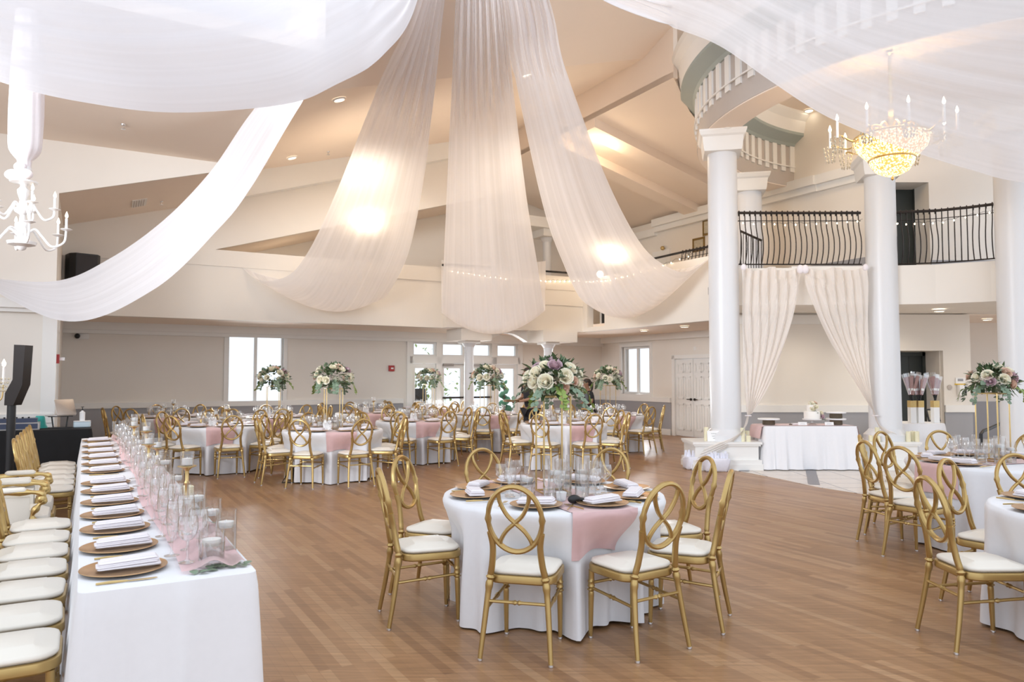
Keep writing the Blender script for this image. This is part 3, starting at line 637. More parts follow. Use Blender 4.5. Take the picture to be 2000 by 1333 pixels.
for px, py, lab in ((1834,606,'recessed downlight over the corridor wall beside the dark doorway'), (1928,623,'recessed downlight over the stair corridor at the far right')):
    downlight(at_z(px, py, 2.82), lab)
# ================================================================== FURNITURE KINDS
def bez(p, n=24):                        # Catmull-Rom through points
    P = [Vector(q) for q in p]; P = [P[0]*2 - P[1]] + P + [P[-1]*2 - P[-2]]; out = []; seg = len(P) - 3
    for i in range(n+1):
        s = min(i/n*seg, seg - 1e-6); k = int(s); t = s - k; a, b, c, d = P[k:k+4]
        out.append(0.5*((2*b) + (c-a)*t + (2*a-5*b+4*c-d)*t*t + (3*b-a-3*c+d)*t**3))
    return out
def beads(pts, r, spots):                # radius list with turned beads: spots = [(fraction, gain, halfwidth)]
    n = len(pts); out = []
    for i in range(n):
        f = i/(n-1); k = r(f) if callable(r) else r
        for s, g, w in spots:
            x = (f - s)/w
            if abs(x) < 1: k = max(k, r_base(r, f)*(1 + g*math.cos(x*PI/2)))
            elif abs(x) < 1.5: k = min(k, r_base(r, f)*0.86)
        out.append(k)
    return out
def r_base(r, f): return r(f) if callable(r) else r

def chair_meshes():
    m = {}
    back = lambda z: -0.205 - 0.115*max(0, (z-0.45))/0.52        # lean of the back
    m['seat'] = mesh('seat', MB().slab(0.385, 0.375, 0.03, 0.09, 0.012, (0, 0.0, 0.447), 6, 0.02), 0.9)
    m['frame'] = mesh('seat_frame', MB().slab(0.405, 0.395, 0.046, 0.095, 0.008, (0, 0, 0.402), 6), 0.6)
    hoop = []
    for i in range(44):
        a = 2*PI*i/44; z = 0.775 + 0.183*math.sin(a); x = 0.152*math.cos(a); hoop.append((x, back(z), z))
    rr = []
    for i in range(44):
        a = 2*PI*i/44; x = min(abs(((a + PI/2) % PI) - PI/2), 9); rr.append(0.0150*(1.35 if 0.0 <= x < 0.05 else (0.92 if x < 0.2 else 1.0)))
    m['hoop'] = mesh('back_hoop', MB().tube(hoop, rr, 8, True, 1.15))
    for s in (-1, 1):
        pts = bez([(s*0.086, back(.925), .925), (s*0.080, back(.87), .87), (s*0.045, back(.80), .80), (0, back(.755), .755), (-s*0.05, back(.71), .71), (-s*0.083, back(.66), .66), (-s*0.092, back(.622), .622)], 20)
        m['loop%d' % s] = mesh('back_loop', MB().tube(pts, 0.0122, 8, False, 1.15))
        pts = bez([(s*0.198, -0.275, 0.012), (s*0.180, -0.238, 0.22), (s*0.160, -0.212, 0.42), (s*0.142, back(.52)-.004, 0.52), (s*0.134, back(.62), 0.62), (s*0.146, back(.70), 0.70)], 44)
        m['rear%d' % s] = mesh('leg', MB().tube(pts, beads(pts, lambda f: 0.0135 + 0.0050*min(1, f*2.4) - 0.003*max(0, f-0.6), [(0.375, 0.42, 0.018), (0.43, 0.42, 0.018)]), 9))
        pts = [(s*0.165, 0.16 + 0.012*(1-z/0.41), z) for z in [0.012 + 0.393*i/40 for i in range(41)]]
        m['front%d' % s] = mesh('leg', MB().tube(pts, beads(pts, lambda f: 0.0125 + 0.0050*min(1, f*1.6), [(0.70, 0.40, 0.02), (0.76, 0.40, 0.02), (0.82, 0.3, 0.02)]), 9))
        for tag_, c in (('rear', (s*0.198, -0.275)), ('front', (s*0.165, 0.172))):
            m['glide_%s%d' % (tag_, s)] = mesh('foot_glide', MB().lathe([(0.009,0.016),(0.0135,0.012),(0.0145,0.002),(0.013,0.0)][::-1], 10, (c[0], c[1], 0)))
        p = [Vector((s*0.170, -0.228, 0.275)).lerp(Vector((s*0.165, 0.168, 0.30)), i/30) for i in range(31)]
        m['side%d' % s] = mesh('stretcher', MB().tube(p, beads(p, 0.0092, [(0.46, 0.6, 0.03), (0.54, 0.6, 0.03)]), 7))
    for k, (y, z, x) in enumerate(((-0.225, 0.312, 0.168), (0.167, 0.325, 0.165))):
        p = [Vector((-x, y, z)).lerp(Vector((x, y, z)), i/30) for i in range(31)]
        m['cross%d' % k] = mesh('stretcher', MB().tube(p, beads(p, 0.0092, [(0.46, 0.6, 0.03), (0.54, 0.6, 0.03)]), 7))
    return m
CM = chair_meshes()
def make_chair(label):
    t = thing('banquet_chair', label, 'chair', group='gold infinity-back chairs')
    obj('seat', CM['seat'], M['ivory'], t); obj('seat_frame', CM['frame'], M['gold'], t); obj('backrest', CM['hoop'], M['gold'], t)
    for s in (-1, 1):
        obj('back_loop', CM['loop%d' % s], M['gold'], t)
        for q in ('rear', 'front'):
            l = obj('leg', CM['%s%d' % (q, s)], M['gold'], t); obj('foot_glide', CM['glide_%s%d' % (q, s)], M['chrome'], l)
        obj('stretcher', CM['side%d' % s], M['gold'], t)
    obj('stretcher', CM['cross0'], M['gold'], t); obj('stretcher', CM['cross1'], M['gold'], t)
    return t
_chair = [None]
def put_chair(x, y, face, label, z=0.0):        # face: heading the sitter looks along
    rz = face - PI/2
    if _chair[0] is None:
        _chair[0] = make_chair(label); _chair[0].location = (x, y, z); _chair[0].rotation_euler = (0, 0, rz); return _chair[0]
    return dup(_chair[0], (x, y, z), rz, label)

class Kind:                              # first call builds, later calls copy
    def __init__(self, build): self.build = build; self.first = None
    def __call__(self, loc, rz, label, group=None):
        if self.first is None:
            self.first = self.build(label); o = self.first; o.location = loc; o.rotation_euler = (0, 0, rz)
            if group: o['group'] = group
            return o
        return dup(self.first, loc, rz, label, group)

def b_charger(label):
    o = obj('charger_plate', MB().lathe([(0.0,0.0),(0.10,0.0),(0.125,0.004),(0.158,0.011),(0.165,0.014),(0.164,0.0165),(0.155,0.014),(0.122,0.008),(0.10,0.005),(0.0,0.005)], 40), M['charger'])
    return tag(o, label, 'plate', 'gold charger plates')
charger = Kind(b_charger)
def b_napkin(label):
    mb = MB()
    for k in range(3):
        mb.slab(0.235-0.006*k, 0.105-0.004*k, 0.0075, 0.012, 0.003, (0.004*((-1)**k), 0.002*k, 0.0075*k), 4)
    mb.slab(0.22, 0.09, 0.006, 0.01, 0.003, (0.0, 0.004, 0.0225), 4, 0.006)
    mb.v = [(x, y, z + 0.012*math.exp(-((x-0.03)/0.06)**2) + 0.004*math.sin(22*x + 9*y)*(z > 0.004)) for x, y, z in mb.v]
    return tag(obj('folded_napkin', mb, M['napkin'], sharp=0.9), label, 'napkin', 'folded napkins')
napkin = Kind(b_napkin)
def b_knife(label):
    t = thing('table_knife', label, 'cutlery', group='gold cutlery')
    obj('handle', MB().tube([(0,-0.11,0.004),(0,-0.06,0.005),(0,0.0,0.004)], [0.0045,0.006,0.004], 6, False, 0.6), M['goldwire'], t)
    obj('blade', MB().prism([(-0.006,0.0),(0.006,0.0),(0.007,0.07),(0.002,0.105),(-0.006,0.10)], 0.002, 0.005), M['goldwire'], t); return t
def b_fork(label):
    t = thing('table_fork', label, 'cutlery', group='gold cutlery')
    obj('handle', MB().tube([(0,-0.10,0.004),(0,-0.05,0.005),(0,0.03,0.004)], [0.0045,0.005,0.003], 6, False, 0.6), M['goldwire'], t)
    h = MB().prism([(-0.011,0.05),(0.0,0.03),(0.011,0.05),(0.011,0.06),(-0.011,0.06)], 0.003, 0.006)
    for x in (-0.009,-0.003,0.003,0.009): h.box(x-0.0016, x+0.0016, 0.06, 0.098, 0.003, 0.006)
    obj('head', h, M['goldwire'], t); return t
knife, fork = Kind(b_knife), Kind(b_fork)

def b_glass(name, cat, prof, n=20):
    def b(label):
        t = thing(name, label, cat)
        bowl, foot = prof
        obj('bowl', MB().shell(bowl, n), M['glass'], t)
        obj('stem', MB().lathe(foot, n), M['glass'], t); return t
    return Kind(b)
goblet = b_glass('water_goblet', 'glass', ([(0.004,0.088),(0.022,0.097),(0.037,0.118),(0.042,0.145),(0.040,0.175),(0.036,0.195)], [(0.0,0.0),(0.036,0.0),(0.036,0.002),(0.012,0.007),(0.0045,0.02),(0.0045,0.075),(0.007,0.088),(0.0,0.089)]))
flute = b_glass('champagne_flute', 'glass', ([(0.004,0.075),(0.016,0.09),(0.024,0.125),(0.026,0.165),(0.023,0.225)], [(0.0,0.0),(0.032,0.0),(0.032,0.002),(0.01,0.007),(0.004,0.018),(0.004,0.066),(0.006,0.075),(0.0,0.076)]))
def b_tumbler(label):
    return tag(obj('votive_glass', MB().shell([(0.0,0.0),(0.033,0.0),(0.036,0.004),(0.040,0.075)], 20), M['glass']), label, 'glass', 'votive glasses')
tumbler = Kind(b_tumbler)
def b_vase(r, h, cat='vase'):
    def b(label):
        t = thing('cylinder_vase', label, cat, group='floating candle vases')
        obj('cylinder', MB().shell([(0.0,0.0),(r,0.0),(r,h)], 24), M['glass'], t)
        obj('water', MB().lathe([(0.0,0.014),(r-0.004,0.014),(r-0.004,h*0.62),(0.0,h*0.62)], 24), M['water'], t)
        obj('floating_candle', MB().lathe([(0.0,h*0.62-0.012),(r*0.62,h*0.62-0.010),(r*0.76,h*0.62+0.006),(r*0.74,h*0.62+0.018),(0.004,h*0.62+0.016),(0.002,h*0.62+0.026),(0,h*0.62+0.026)], 20), M['wax'], t)
        return t
    return Kind(b)
vase_tall, vase_mid, vase_low = b_vase(0.048, 0.25), b_vase(0.046, 0.19), b_vase(0.052, 0.15)
def b_candlestick(h):
    def b(label):
        t = thing('gold_candlestick', label, 'candle holder', group='gold candlesticks')
        obj('stand', MB().lathe([(0.0,0),(0.05,0),(0.05,0.008),(0.028,0.02),(0.012,0.05),(0.018,0.07),(0.010,0.09),(0.010,h*0.55),(0.017,h*0.6),(0.010,h*0.66),(0.012,h-0.03),(0.03,h-0.012),(0.055,h-0.004),(0.055,h),(0.0,h)], 18), M['goldwire'], t)
        obj('candle_cup', MB().shell([(0.0,h+0.001),(0.037,h+0.001),(0.041,h+0.085)], 18), M['glass'], t)
        obj('candle', MB().lathe([(0.0,h+0.007),(0.030,h+0.007),(0.031,h+0.045),(0.003,h+0.043),(0.002,h+0.053),(0,h+0.053)], 16), M['wax'], t); return t
    return Kind(b)
stick_tall, stick_low = b_candlestick(0.26), b_candlestick(0.17)
def b_ornament(label):
    mb = MB()
    mb.ball((-0.028,0,0.075), 0.036, 0.025, 0.075, 14, 10); mb.ball((0.032,0,0.085), 0.038, 0.026, 0.06, 14, 10); mb.ball((0.03,0,0.045), 0.042, 0.028, 0.045, 14, 10); mb.box(-0.07,0.075,-0.03,0.03,0,0.012)
    return tag(obj('table_ornament', mb, M['paper']), label, 'ornament', 'white two-lobed table ornaments')
ornament = Kind(b_ornament)

# ---- round table with cloth and runner
TOP = 0.752
class RoundTable:
    R = 0.762
    def __init__(s, x, y, name, chairs, seed, runner_ang=None, lift=0.012):
        s.x, s.y, s.name, s.chairs = x, y, name, chairs; rnd = random.Random(seed)
        s.k = [(rnd.choice((16,17,18)), rnd.random()*6.28, 0.5), (rnd.choice((23,27)), rnd.random()*6.28, 0.3), (rnd.choice((5,7)), rnd.random()*6.28, 0.45)]
        s.lift = lift
        t = thing('round_table', 'folding table hidden by its long cloth, ' + name, 'table', (x, y, 0), 0, 'round tables')
        obj('tabletop', MB().lathe([(0,0.715),(s.R-0.03,0.715),(s.R-0.022,0.725),(s.R-0.022,0.738),(s.R-0.03,0.744),(0,0.744)], 48), M['wood'], t)
        for a in range(4):
            q = PI/4 + a*PI/2; obj('leg', MB().tube([(0.38*math.cos(q),0.38*math.sin(q),0.0),(0.34*math.cos(q),0.34*math.sin(q),0.715)], 0.014, 8), M['iron'], t)
        mb = MB(); NA = 216; prof = [0.0, 0.5, 0.72, s.R-0.012]
        drops = [0.0]
        def P(i, j):
            a = 2*PI*i/NA
            if j < 3: return Vector((prof[j]*math.cos(a), prof[j]*math.sin(a), TOP-0.002))
            q = (j-3)/24; e = q*(TOP-0.004 - s.lift - 0.012*math.sin(3*a+seed)*0.5)
            return s.hang(a, e)
        NR = 28; vs = [P(i, j) for i in range(NA) for j in range(NR)]
        fs = [(i*NR+j, ((i+1)%NA)*NR+j, ((i+1)%NA)*NR+j+1, i*NR+j+1) for i in range(NA) for j in range(NR-1)]
        mb.add(vs, fs)
        tag(obj('tablecloth', mb, M['cloth'], loc=(x, y, 0.0), sharp=None), 'white floor-length cloth draping ' + name, 'tablecloth', 'white round tablecloths')
        if runner_ang is not None: s.runner(runner_ang)
    def hang(s, a, e, off=0.0):          # point on the hanging cloth at angle a, arc length e below the rim
        f = e/0.74; w = sum(m*math.cos(k*a+p) for k, p, m in s.k)
        fold = 0.052*w*min(1, max(0, f*1.25))**0.9
        push = 0.0
        for ca, cr in s.chairs:
            d = (a - ca + PI) % (2*PI) - PI; g = math.exp(-(d/0.34)**4)
            push = max(push, g*max(0, s.R + 0.055 - (cr - 0.20)))
        drop = min(1, max(0, (f - 0.02)/0.36)); drop = drop*drop*(3-2*drop)
        r = s.R + 0.035*f*(1-min(1, push*6)) + fold*(1 - 0.35*min(1, push*8)) - push*drop
        if e < 0.03: r = s.R - 0.012 + 0.012*math.sin(min(1, e/0.03)*PI/2) + (r - s.R)*min(1, e/0.03)
        z = TOP - e if e > 0.0 else TOP
        return Vector(((r+off)*math.cos(a), (r+off)*math.sin(a), z + (off if e < 0.02 else 0)))
    def runner(s, ang, w=0.44, hang=0.25):
        mb = MB(); nA, nB = 13, 81
        def fn(i, j):
            a = (i-0.5)*w; b = (j*2-1)*(s.R + hang); be = math.sqrt(s.R**2 - a*a)
            ca, sa = math.cos(ang), math.sin(ang)
            if abs(b) < be - 0.008: x, y = b, a; return Vector((x*ca - y*sa, x*sa + y*ca, TOP + 0.003))
            e = abs(b) - be + 0.008; th = math.atan2(a, math.copysign(be, b)) + ang
            q = s.hang(th, max(0.004, e), 0.014); return Vector((q.x, q.y, min(TOP+0.006, q.z + 0.005)))
        mb.grid(fn, nA, nB)
        tag(obj('table_runner', mb, M['pink'], loc=(s.x, s.y, 0), sharp=None), 'dusty pink runner across ' + s.name, 'table runner', 'dusty pink runners')
    def pt(s, a, r, z=TOP): return Vector((s.x + r*math.cos(a), s.y + r*math.sin(a), z + 0.0))

# ---- flowers
def rose_meshes():
    out = []
    for seed in (1, 2):
        rnd = random.Random(seed); mb = MB()
        mb.ball((0,0,-0.004), 0.020, 0.020, 0.028, 10, 8)
        for ring, (n, r, h, op, w) in enumerate(((3,0.014,0.046,0.10,0.022),(5,0.024,0.046,0.28,0.028),(6,0.034,0.040,0.55,0.034),(8,0.044,0.030,0.85,0.038))):
            for k in range(n):
                a = 2*PI*k/n + ring*0.6 + rnd.uniform(-.15,.15); ca, sa = math.cos(a), math.sin(a)
                def fn(i, j, r=r, h=h, op=op, w=w, ca=ca, sa=sa):
                    u = (i-0.5)*2; t = j
                    rad = 0.012 + (r-0.012)*math.sin(t*PI/2) + op*0.020*t*t - 0.10*w*u*u*(1-t*0.3)*2
                    x = rad; y = u*w*math.sin(min(1, 0.35+t)*PI/2); z = -0.024 + (h+0.024)*t*(1-0.18*u*u) - op*0.010*t**4
                    return Vector((x*ca - y*sa, x*sa + y*ca, z))
                mb.grid(fn, 6, 5)
        out.append(mesh('rose', mb, None))
    return out
RM = rose_meshes()
ROSE_OF = {}
def rose_mesh(kind, i):
    k = (kind, i)
    if k not in ROSE_OF:
        me = RM[i].copy(); me.materials.clear(); me.materials.append(M[kind]); ROSE_OF[k] = me
    return ROSE_OF[k]
def leaf(mb, p, d, L, w, up=Vector((0,0,1)), roundness=0.5):
    d = d.normalized(); s = d.cross(up); s = s.normalized() if s.length > 1e-4 else Vector((1,0,0)); n = s.cross(d)
    prof = [0.05, 0.75, 1.0, 0.9, 0.55, 0.03] if roundness > 0.6 else [0.05, 0.55, 0.9, 0.8, 0.45, 0.02]
    vs = []
    for k, q in enumerate(prof):
        c = p + d*(L*k/5) - n*(0.10*L*(k/5)**2)
        vs += [c - s*w*q + n*w*0.18*q, c, c + s*w*q + n*w*0.18*q]
    mb.add(vs, [(k*3+i, k*3+i+1, k*3+i+4, k*3+i+3) for k in range(5) for i in range(2)])
def bouquet(loc, R, seed, label, heads, fine=1.0, trail=6, rot=0.0, lk=1.0):
    """round flower arrangement, its base at loc; heads = [(azimuth, elevation, kind, size)]"""
    rnd = random.Random(seed); t = thing('flower_arrangement', label, 'flowers', loc, rot, 'rose and eucalyptus arrangements')
    g = MB(); e = MB(); l = MB(); st = MB(); C = Vector((0,0,R*0.55))
    for k in range(int(260*fine)):
        az = rnd.uniform(0, 2*PI); el = rnd.uniform(-0.75, 1.45); d = Vector((math.cos(az)*math.cos(el), math.sin(az)*math.cos(el), math.sin(el)))
        p = C + Vector((d.x*R*1.0, d.y*R*1.0, d.z*R*0.72))*rnd.uniform(0.5, 1.04)
        v = (d + Vector((rnd.uniform(-.6,.6), rnd.uniform(-.6,.6), rnd.uniform(-.5,.5))))
        leaf(g, p, v, R*lk*rnd.uniform(0.26,0.44), R*lk**0.3*rnd.uniform(0.065,0.11), Vector((rnd.uniform(-.4,.4),rnd.uniform(-.4,.4),1)), 0.4)
    for k in range(int(60*fine)):
        az = rnd.uniform(0, 2*PI); el = rnd.uniform(-0.5, 1.2); d = Vector((math.cos(az)*math.cos(el), math.sin(az)*math.cos(el), math.sin(el)))
        p = C + Vector((d.x*R, d.y*R, d.z*R*0.75))*rnd.uniform(0.7, 1.0); leaf(e, p, d + Vector((rnd.uniform(-.7,.7), rnd.uniform(-.7,.7), rnd.uniform(-.7,.4))), R*rnd.uniform(0.20,0.30), R*rnd.uniform(0.085,0.13), Vector((rnd.uniform(-.8,.8),rnd.uniform(-.8,.8),1)), 0.9)
    obj('foliage', g, M['leaf'], t, None)['kind'] = 'stuff'; obj('eucalyptus', e, M['euc'], t, None)['kind'] = 'stuff'
    for k in range(trail):
        az = 2*PI*k/trail + rnd.uniform(-.3,.3); q = MB(); ca, sa = math.cos(az), math.sin(az); L = R*rnd.uniform(0.95, 1.35)
        pts = [C + Vector((ca*R*0.6, sa*R*0.6, -R*0.15)), C + Vector((ca*R*1.0, sa*R*1.0, -R*0.30)), C + Vector((ca*R*(0.8+0.5*lk), sa*R*(0.8+0.5*lk), -R*0.5)), C + Vector((ca*R*(0.75+0.6*lk+0.2*rnd.random()), sa*R*(0.75+0.6*lk), -R*0.60 - L*0.3*lk))]
        pts = bez(pts, 12); q.tube(pts, R*0.010, 5)
        for i in range(1, 13):
            for s in ((-1, 1) if i % 2 else (1,)):
                side = Vector((-sa*s, ca*s, rnd.uniform(-.5,.3))); leaf(q, pts[i], side + Vector((ca,sa,0))*rnd.uniform(0,.6), R*rnd.uniform(0.15,0.24), R*rnd.uniform(0.06,0.105), Vector((ca, sa, rnd.uniform(.2,1))), 0.9)
        obj('trailing_branch', q, M['euc'] if k % 3 else M['lime'], t, None)
    for az, el, kind, sz in heads:
        d = Vector((math.cos(az)*math.cos(el), math.sin(az)*math.cos(el), math.sin(el)))
        p = C + Vector((d.x*R*0.92, d.y*R*0.92, d.z*R*0.74)); o = obj('rose', rose_mesh(kind, rnd.randint(0,1)), None, t)
        o.location = p; o.rotation_mode = 'QUATERNION'; o.rotation_quaternion = (d + Vector((0,0,0.12))).to_track_quat('Z', 'Y'); k = 0.74*sz/0.05; o.scale = (k, k, k)
    return t
def flower_stand(x, y, h, label, rz=0.3, w=0.2):
    t = thing('flower_stand', label, 'stand', (x, y, TOP+0.008), rz, 'tall gold wire flower stands')
    r = 0.0065
    for sx in (-1, 1):
        for sy in (-1, 1): obj('post', MB().tube([(sx*w/2, sy*w/2, 0.0), (sx*w/2, sy*w/2, h)], r, 8), M['goldwire'], t)
    for nm, z in (('top_frame', h), ('base_frame', 0.005)):
        obj(nm, MB().tube([(-w/2,-w/2,z),(w/2,-w/2,z),(w/2,w/2,z),(-w/2,w/2,z)], r, 6, True), M['goldwire'], t)
    obj('top_plate', MB().box(-w/2, w/2, -w/2, w/2, h, h+0.004), M['goldwire'], t)
    return t

# ================================================================== THE TABLES
SEAT = ['right side', 'rear right', 'rear', 'rear left', 'left side', 'front left', 'front', 'front right']
def seat_name(a, k):
    return k
def names_for(angs):
    order = sorted(range(len(angs)), key=lambda i: angs[i] % (2*PI)); out = [None]*len(angs)
    # the eight places around a table, named as seen from the camera, starting from the one nearest to due front
    base = ['the front left place', 'the front right place', 'the right front place', 'the right rear place', 'the rear right place', 'the rear left place', 'the left rear place', 'the left front place']
    start = min(range(len(order)), key=lambda j: abs((angs[order[j]] - math.radians(250) + PI) % (2*PI) - PI))
    for j in range(len(order)): out[order[(start + j) % len(order)]] = base[j % 8]
    return out
def dress_table(T, angs, cr, fine, kind, seed):
    rnd = random.Random(seed); nm = names_for(angs)
    for i, a in enumerate(angs):
        r = cr[i]; place = nm[i]; face = a + PI
        put_chair(T.x + r*math.cos(a), T.y + r*math.sin(a), face + rnd.uniform(-.06,.06), 'gold loop-back chair at %s of %s' % (place.replace('the ', '').replace(' place', ''), T.name))
        p = T.pt(a, 0.56, TOP + 0.008); charger(p, a + PI/2, 'gold charger at %s of %s' % (place.replace('the ', ''), T.name))
        q = T.pt(a, 0.56, TOP + 0.0235); napkin(q, a + PI/2 + rnd.uniform(-.1,.1), 'folded napkin at %s of %s' % (place.replace('the ', ''), T.name), 'folded napkins')
        for da, rr, K, w in ((0.30, 0.36, goblet, 'water goblet'), (0.06, 0.325, flute, 'champagne flute')):
            K(T.pt(a + da, rr, TOP + 0.008), 0, '%s at %s of %s' % (w, place.replace('the ', ''), T.name), 'clear glasses on ' + T.name)
        if fine:
            for dr, K, w in ((0.215, knife, 'gold knife'), (-0.215, fork, 'gold fork')):
                c = T.pt(a, 0.56, TOP + 0.008) + Vector((-math.sin(a), math.cos(a), 0))*dr; K(c, a + PI/2, '%s at %s of %s' % (w, place.replace('the ', ''), T.name))
    if kind == 'candles':
        for k, (K, a, r, w) in enumerate(((stick_tall, 0.4, 0.10, 'taller gold candlestick'), (stick_low, 2.6, 0.11, 'shorter gold candlestick'))):
            K(T.pt(a, r, TOP + 0.008), 0, '%s with white candle on %s' % (w, T.name))
    a = math.radians(262)
    if not fine: ornament(T.pt(a, 0.24, TOP + 0.008), 0, 'small white lobed ornament standing on ' + T.name)
    for k, (a, r) in enumerate(((1.2, 0.19), (3.6, 0.20), (5.2, 0.15))):
        (vase_mid if k != 1 else vase_low)(T.pt(a, r, TOP + 0.008), 0, 'floating candle vase, %s one, on %s' % (('rear', 'left', 'front')[k], T.name))

RA = math.radians
EV = [RA(a) for a in (258, 302, 345, 28, 72, 118, 162, 208)]
def evenly(off): return [RA((a + off) % 360) for a in (255, 300, 345, 30, 75, 120, 165, 210)]
TABLES = []
def table(px, Y, name, angs, cr, seed, fine=False, kind='flowers', runner=RA(293), X=None):
    x = (px - CX)/F_PX*Y if X is None else X
    T = RoundTable(x, Y, name, list(zip(angs, cr)), seed, runner); TABLES.append(T)
    dress_table(T, angs, cr, fine, kind, seed); return T
A1 = [RA(a) for a in (256, 300, 338, 18, 62, 119, 160, 197)]
T1 = table(1080, 5.2, 'the nearest central round table', A1, [0.83,0.83,0.87,0.90,0.85,0.82,0.88,0.88], 11, True, runner=RA(292))
A3 = [RA(a) for a in (211, 188, 155, 120, 83, 40, 350, 300)]
T3 = table(0, 7.15, 'the round table before the right columns', A3, [1.20,1.02,0.84,0.85,0.83,0.85,0.85,0.85], 12, True, runner=RA(20), X=4.58)
A2 = [RA(a) for a in (250, 300, 345, 30, 84, 123, 182, 222)]
T2 = table(0, 4.5, 'the round table cut off by the right edge', A2, [0.9,0.9,0.9,0.88,0.95,0.78,0.96,0.9], 13, True, runner=RA(75), X=3.72)
T4 = table(432, 12.6, 'the second-row table near the head table', evenly(0), [0.86]*8, 14, kind='candles')
T5 = table(652, 11.6, 'the second-row table with tall flowers', evenly(4), [0.85]*8, 15)
T6 = table(815, 14.0, 'the second-row table right of the tall flowers', evenly(7), [0.85]*8, 16, kind='candles')
T7 = table(952, 16.2, 'the table behind the male server', evenly(12), [0.86]*8, 17)
T8 = table(1100, 13.1, 'the table just behind the central bouquet', evenly(-8), [0.85]*8, 18, kind='candles')
T9 = table(1187, 16.0, 'the table below the small right window', evenly(10), [0.87]*8, 19)
T10 = table(330, 15.2, 'the rear left table near the DJ desk', evenly(6), [0.86]*8, 20, kind='candles')
T11 = table(535, 15.1, 'the rear table before the tall window', evenly(-4), [0.85]*8, 21)
T12 = table(722, 17.1, 'the rear table before the bare wall', evenly(3), [0.85]*8, 22, kind='candles')
T13 = table(838, 19.2, 'the rearmost table by the glass doors', evenly(9), [0.84]*8, 23)

def ring_heads(seed, n, sz):
    rnd = random.Random(seed); out = []
    for k in range(n):
        el = [0.15, 0.55, 0.95, -0.1][k % 4] + rnd.uniform(-.12,.12); az = 2*PI*k*0.382 + rnd.uniform(-.2,.2)
        out.append((az, el, ('rose','rose','rose','rose','blush','rose','mauve')[k % 7], 1.2*sz*rnd.uniform(.85,1.1)))
    return out
# the big bouquet near the camera: heads placed as seen from the front (azimuth -90 deg faces us)
f = -PI/2
H1 = [(f-0.32, -0.02, 'rose', 0.062), (f+0.42, 0.22, 'rose', 0.062), (f+0.05, 0.80, 'mauve', 0.056), (f-0.85, 0.0, 'rose', 0.056), (f-0.80, 0.40, 'rose', 0.056), (f-1.3, 0.15, 'rose', 0.056), (f-0.62, -0.42, 'rose', 0.050),
      (f+0.40, -0.32, 'blush', 0.042), (f+1.15, -0.05, 'rose', 0.048), (f+0.85, 0.62, 'rose', 0.056), (f-0.95, 0.72, 'mauve', 0.042), (f-0.1, 1.2, 'mauve', 0.050), (f+1.6, 0.3, 'rose', 0.055), (f-1.9, 0.2, 'rose', 0.055), (f+2.3, 0.4, 'blush', 0.055), (f+2.9, 0.3, 'rose', 0.055), (f+0.85, 0.02, 'blush', 0.036), (f-0.55, 0.82, 'rose', 0.046)]
flower_stand(T1.x, T1.y, 0.66, 'tall gold wire stand on the nearest central round table', 0.25, 0.19)
bouquet((T1.x, T1.y, TOP + 0.655 + 0.008), 0.198, 3, 'large rose and eucalyptus bouquet on the gold stand nearest the camera', H1, 1.2, 8)
flower_stand(T3.x, T3.y, 0.64, 'tall gold wire stand on the round table before the right columns', 0.5, 0.2)
H3 = [(f-0.75, 0.42, 'rose', 0.06), (f+0.0, 0.16, 'rose', 0.06), (f+0.28, 0.6, 'blush', 0.06), (f-0.62, 0.02, 'mauve', 0.052), (f+0.8, 0.28, 'mauve', 0.06), (f+0.55, -0.15, 'blush', 0.05), (f+0.9, 0.7, 'rose', 0.055), (f-1.3, 0.3, 'rose', 0.055), (f+1.6, 0.3, 'rose', 0.055), (f+2.4, 0.4, 'rose', 0.055), (f-2.2, 0.4, 'blush', 0.055), (f+0.2, 1.1, 'rose', 0.055)]
bouquet((T3.x, T3.y, TOP + 0.64 + 0.008), 0.20, 5, 'rose and eucalyptus bouquet on gold stand before the right columns', H3, 1.0, 7)
for T, R, sd, lab in ((T5, 0.29, 31, 'tall rose bouquet standing out against the bare wall'), (T11, 0.30, 32, 'tall rose bouquet in front of the tall window'), (T7, 0.33, 33, 'tall rose bouquet in front of the rear pillar'), (T9, 0.30, 34, 'tall rose bouquet beside the small right window'), (T13, 0.30, 35, 'tall rose bouquet before the glass door sidelight')):
    flower_stand(T.x, T.y, 0.62, 'tall gold wire stand on ' + T.name, 0.4, 0.24)
    bouquet((T.x, T.y, TOP + 0.62 + 0.008), R, sd, lab, ring_heads(sd, 20, R*0.21), 1.0, 6, 0, 0.62)

# ---- extras on the nearest table
o = thing('tableware', 'black round-ended microphone lying on the nearest central table', 'tableware', T1.pt(RA(283), 0.47, TOP + 0.006), 0.5)  # stand-in for a black piece of tableware beside the cutlery
obj('rounded_end', MB().ball((0.0,0,0.028), 0.045, 0.03, 0.028, 16, 10), M['black'], o); obj('body', MB().tube([(0.03,0,0.022),(0.10,0,0.014)], [0.018,0.012], 10), M['black'], o)
cup = MB().shell([(0,0),(0.03,0),(0.036,0.05),(0.034,0.05),(0.028,0.005),(0,0.005)], 20); tag(obj('ceramic_cup', cup, M['paper'], loc=T1.pt(RA(276), 0.32, TOP + 0.008)), 'small white ceramic cup amid the glasses on the nearest table', 'cup')
for k, (a, r, w) in enumerate(((262, .30, 'front left'), (300, .34, 'front right'), (345, .26, 'right'), (230, .3, 'left'))):
    tumbler(T1.pt(RA(a), r, TOP + 0.008), 0, 'ribbed clear votive glass at the %s of the nearest table' % w)
vase_tall(T1.pt(RA(270), 0.2, TOP + 0.008), 0, 'tall clear candle vase inside the gold posts, nearest table')
vase_tall(T1.pt(RA(320), 0.24, TOP + 0.008), 0, 'tall clear candle vase right of the gold posts, nearest table')
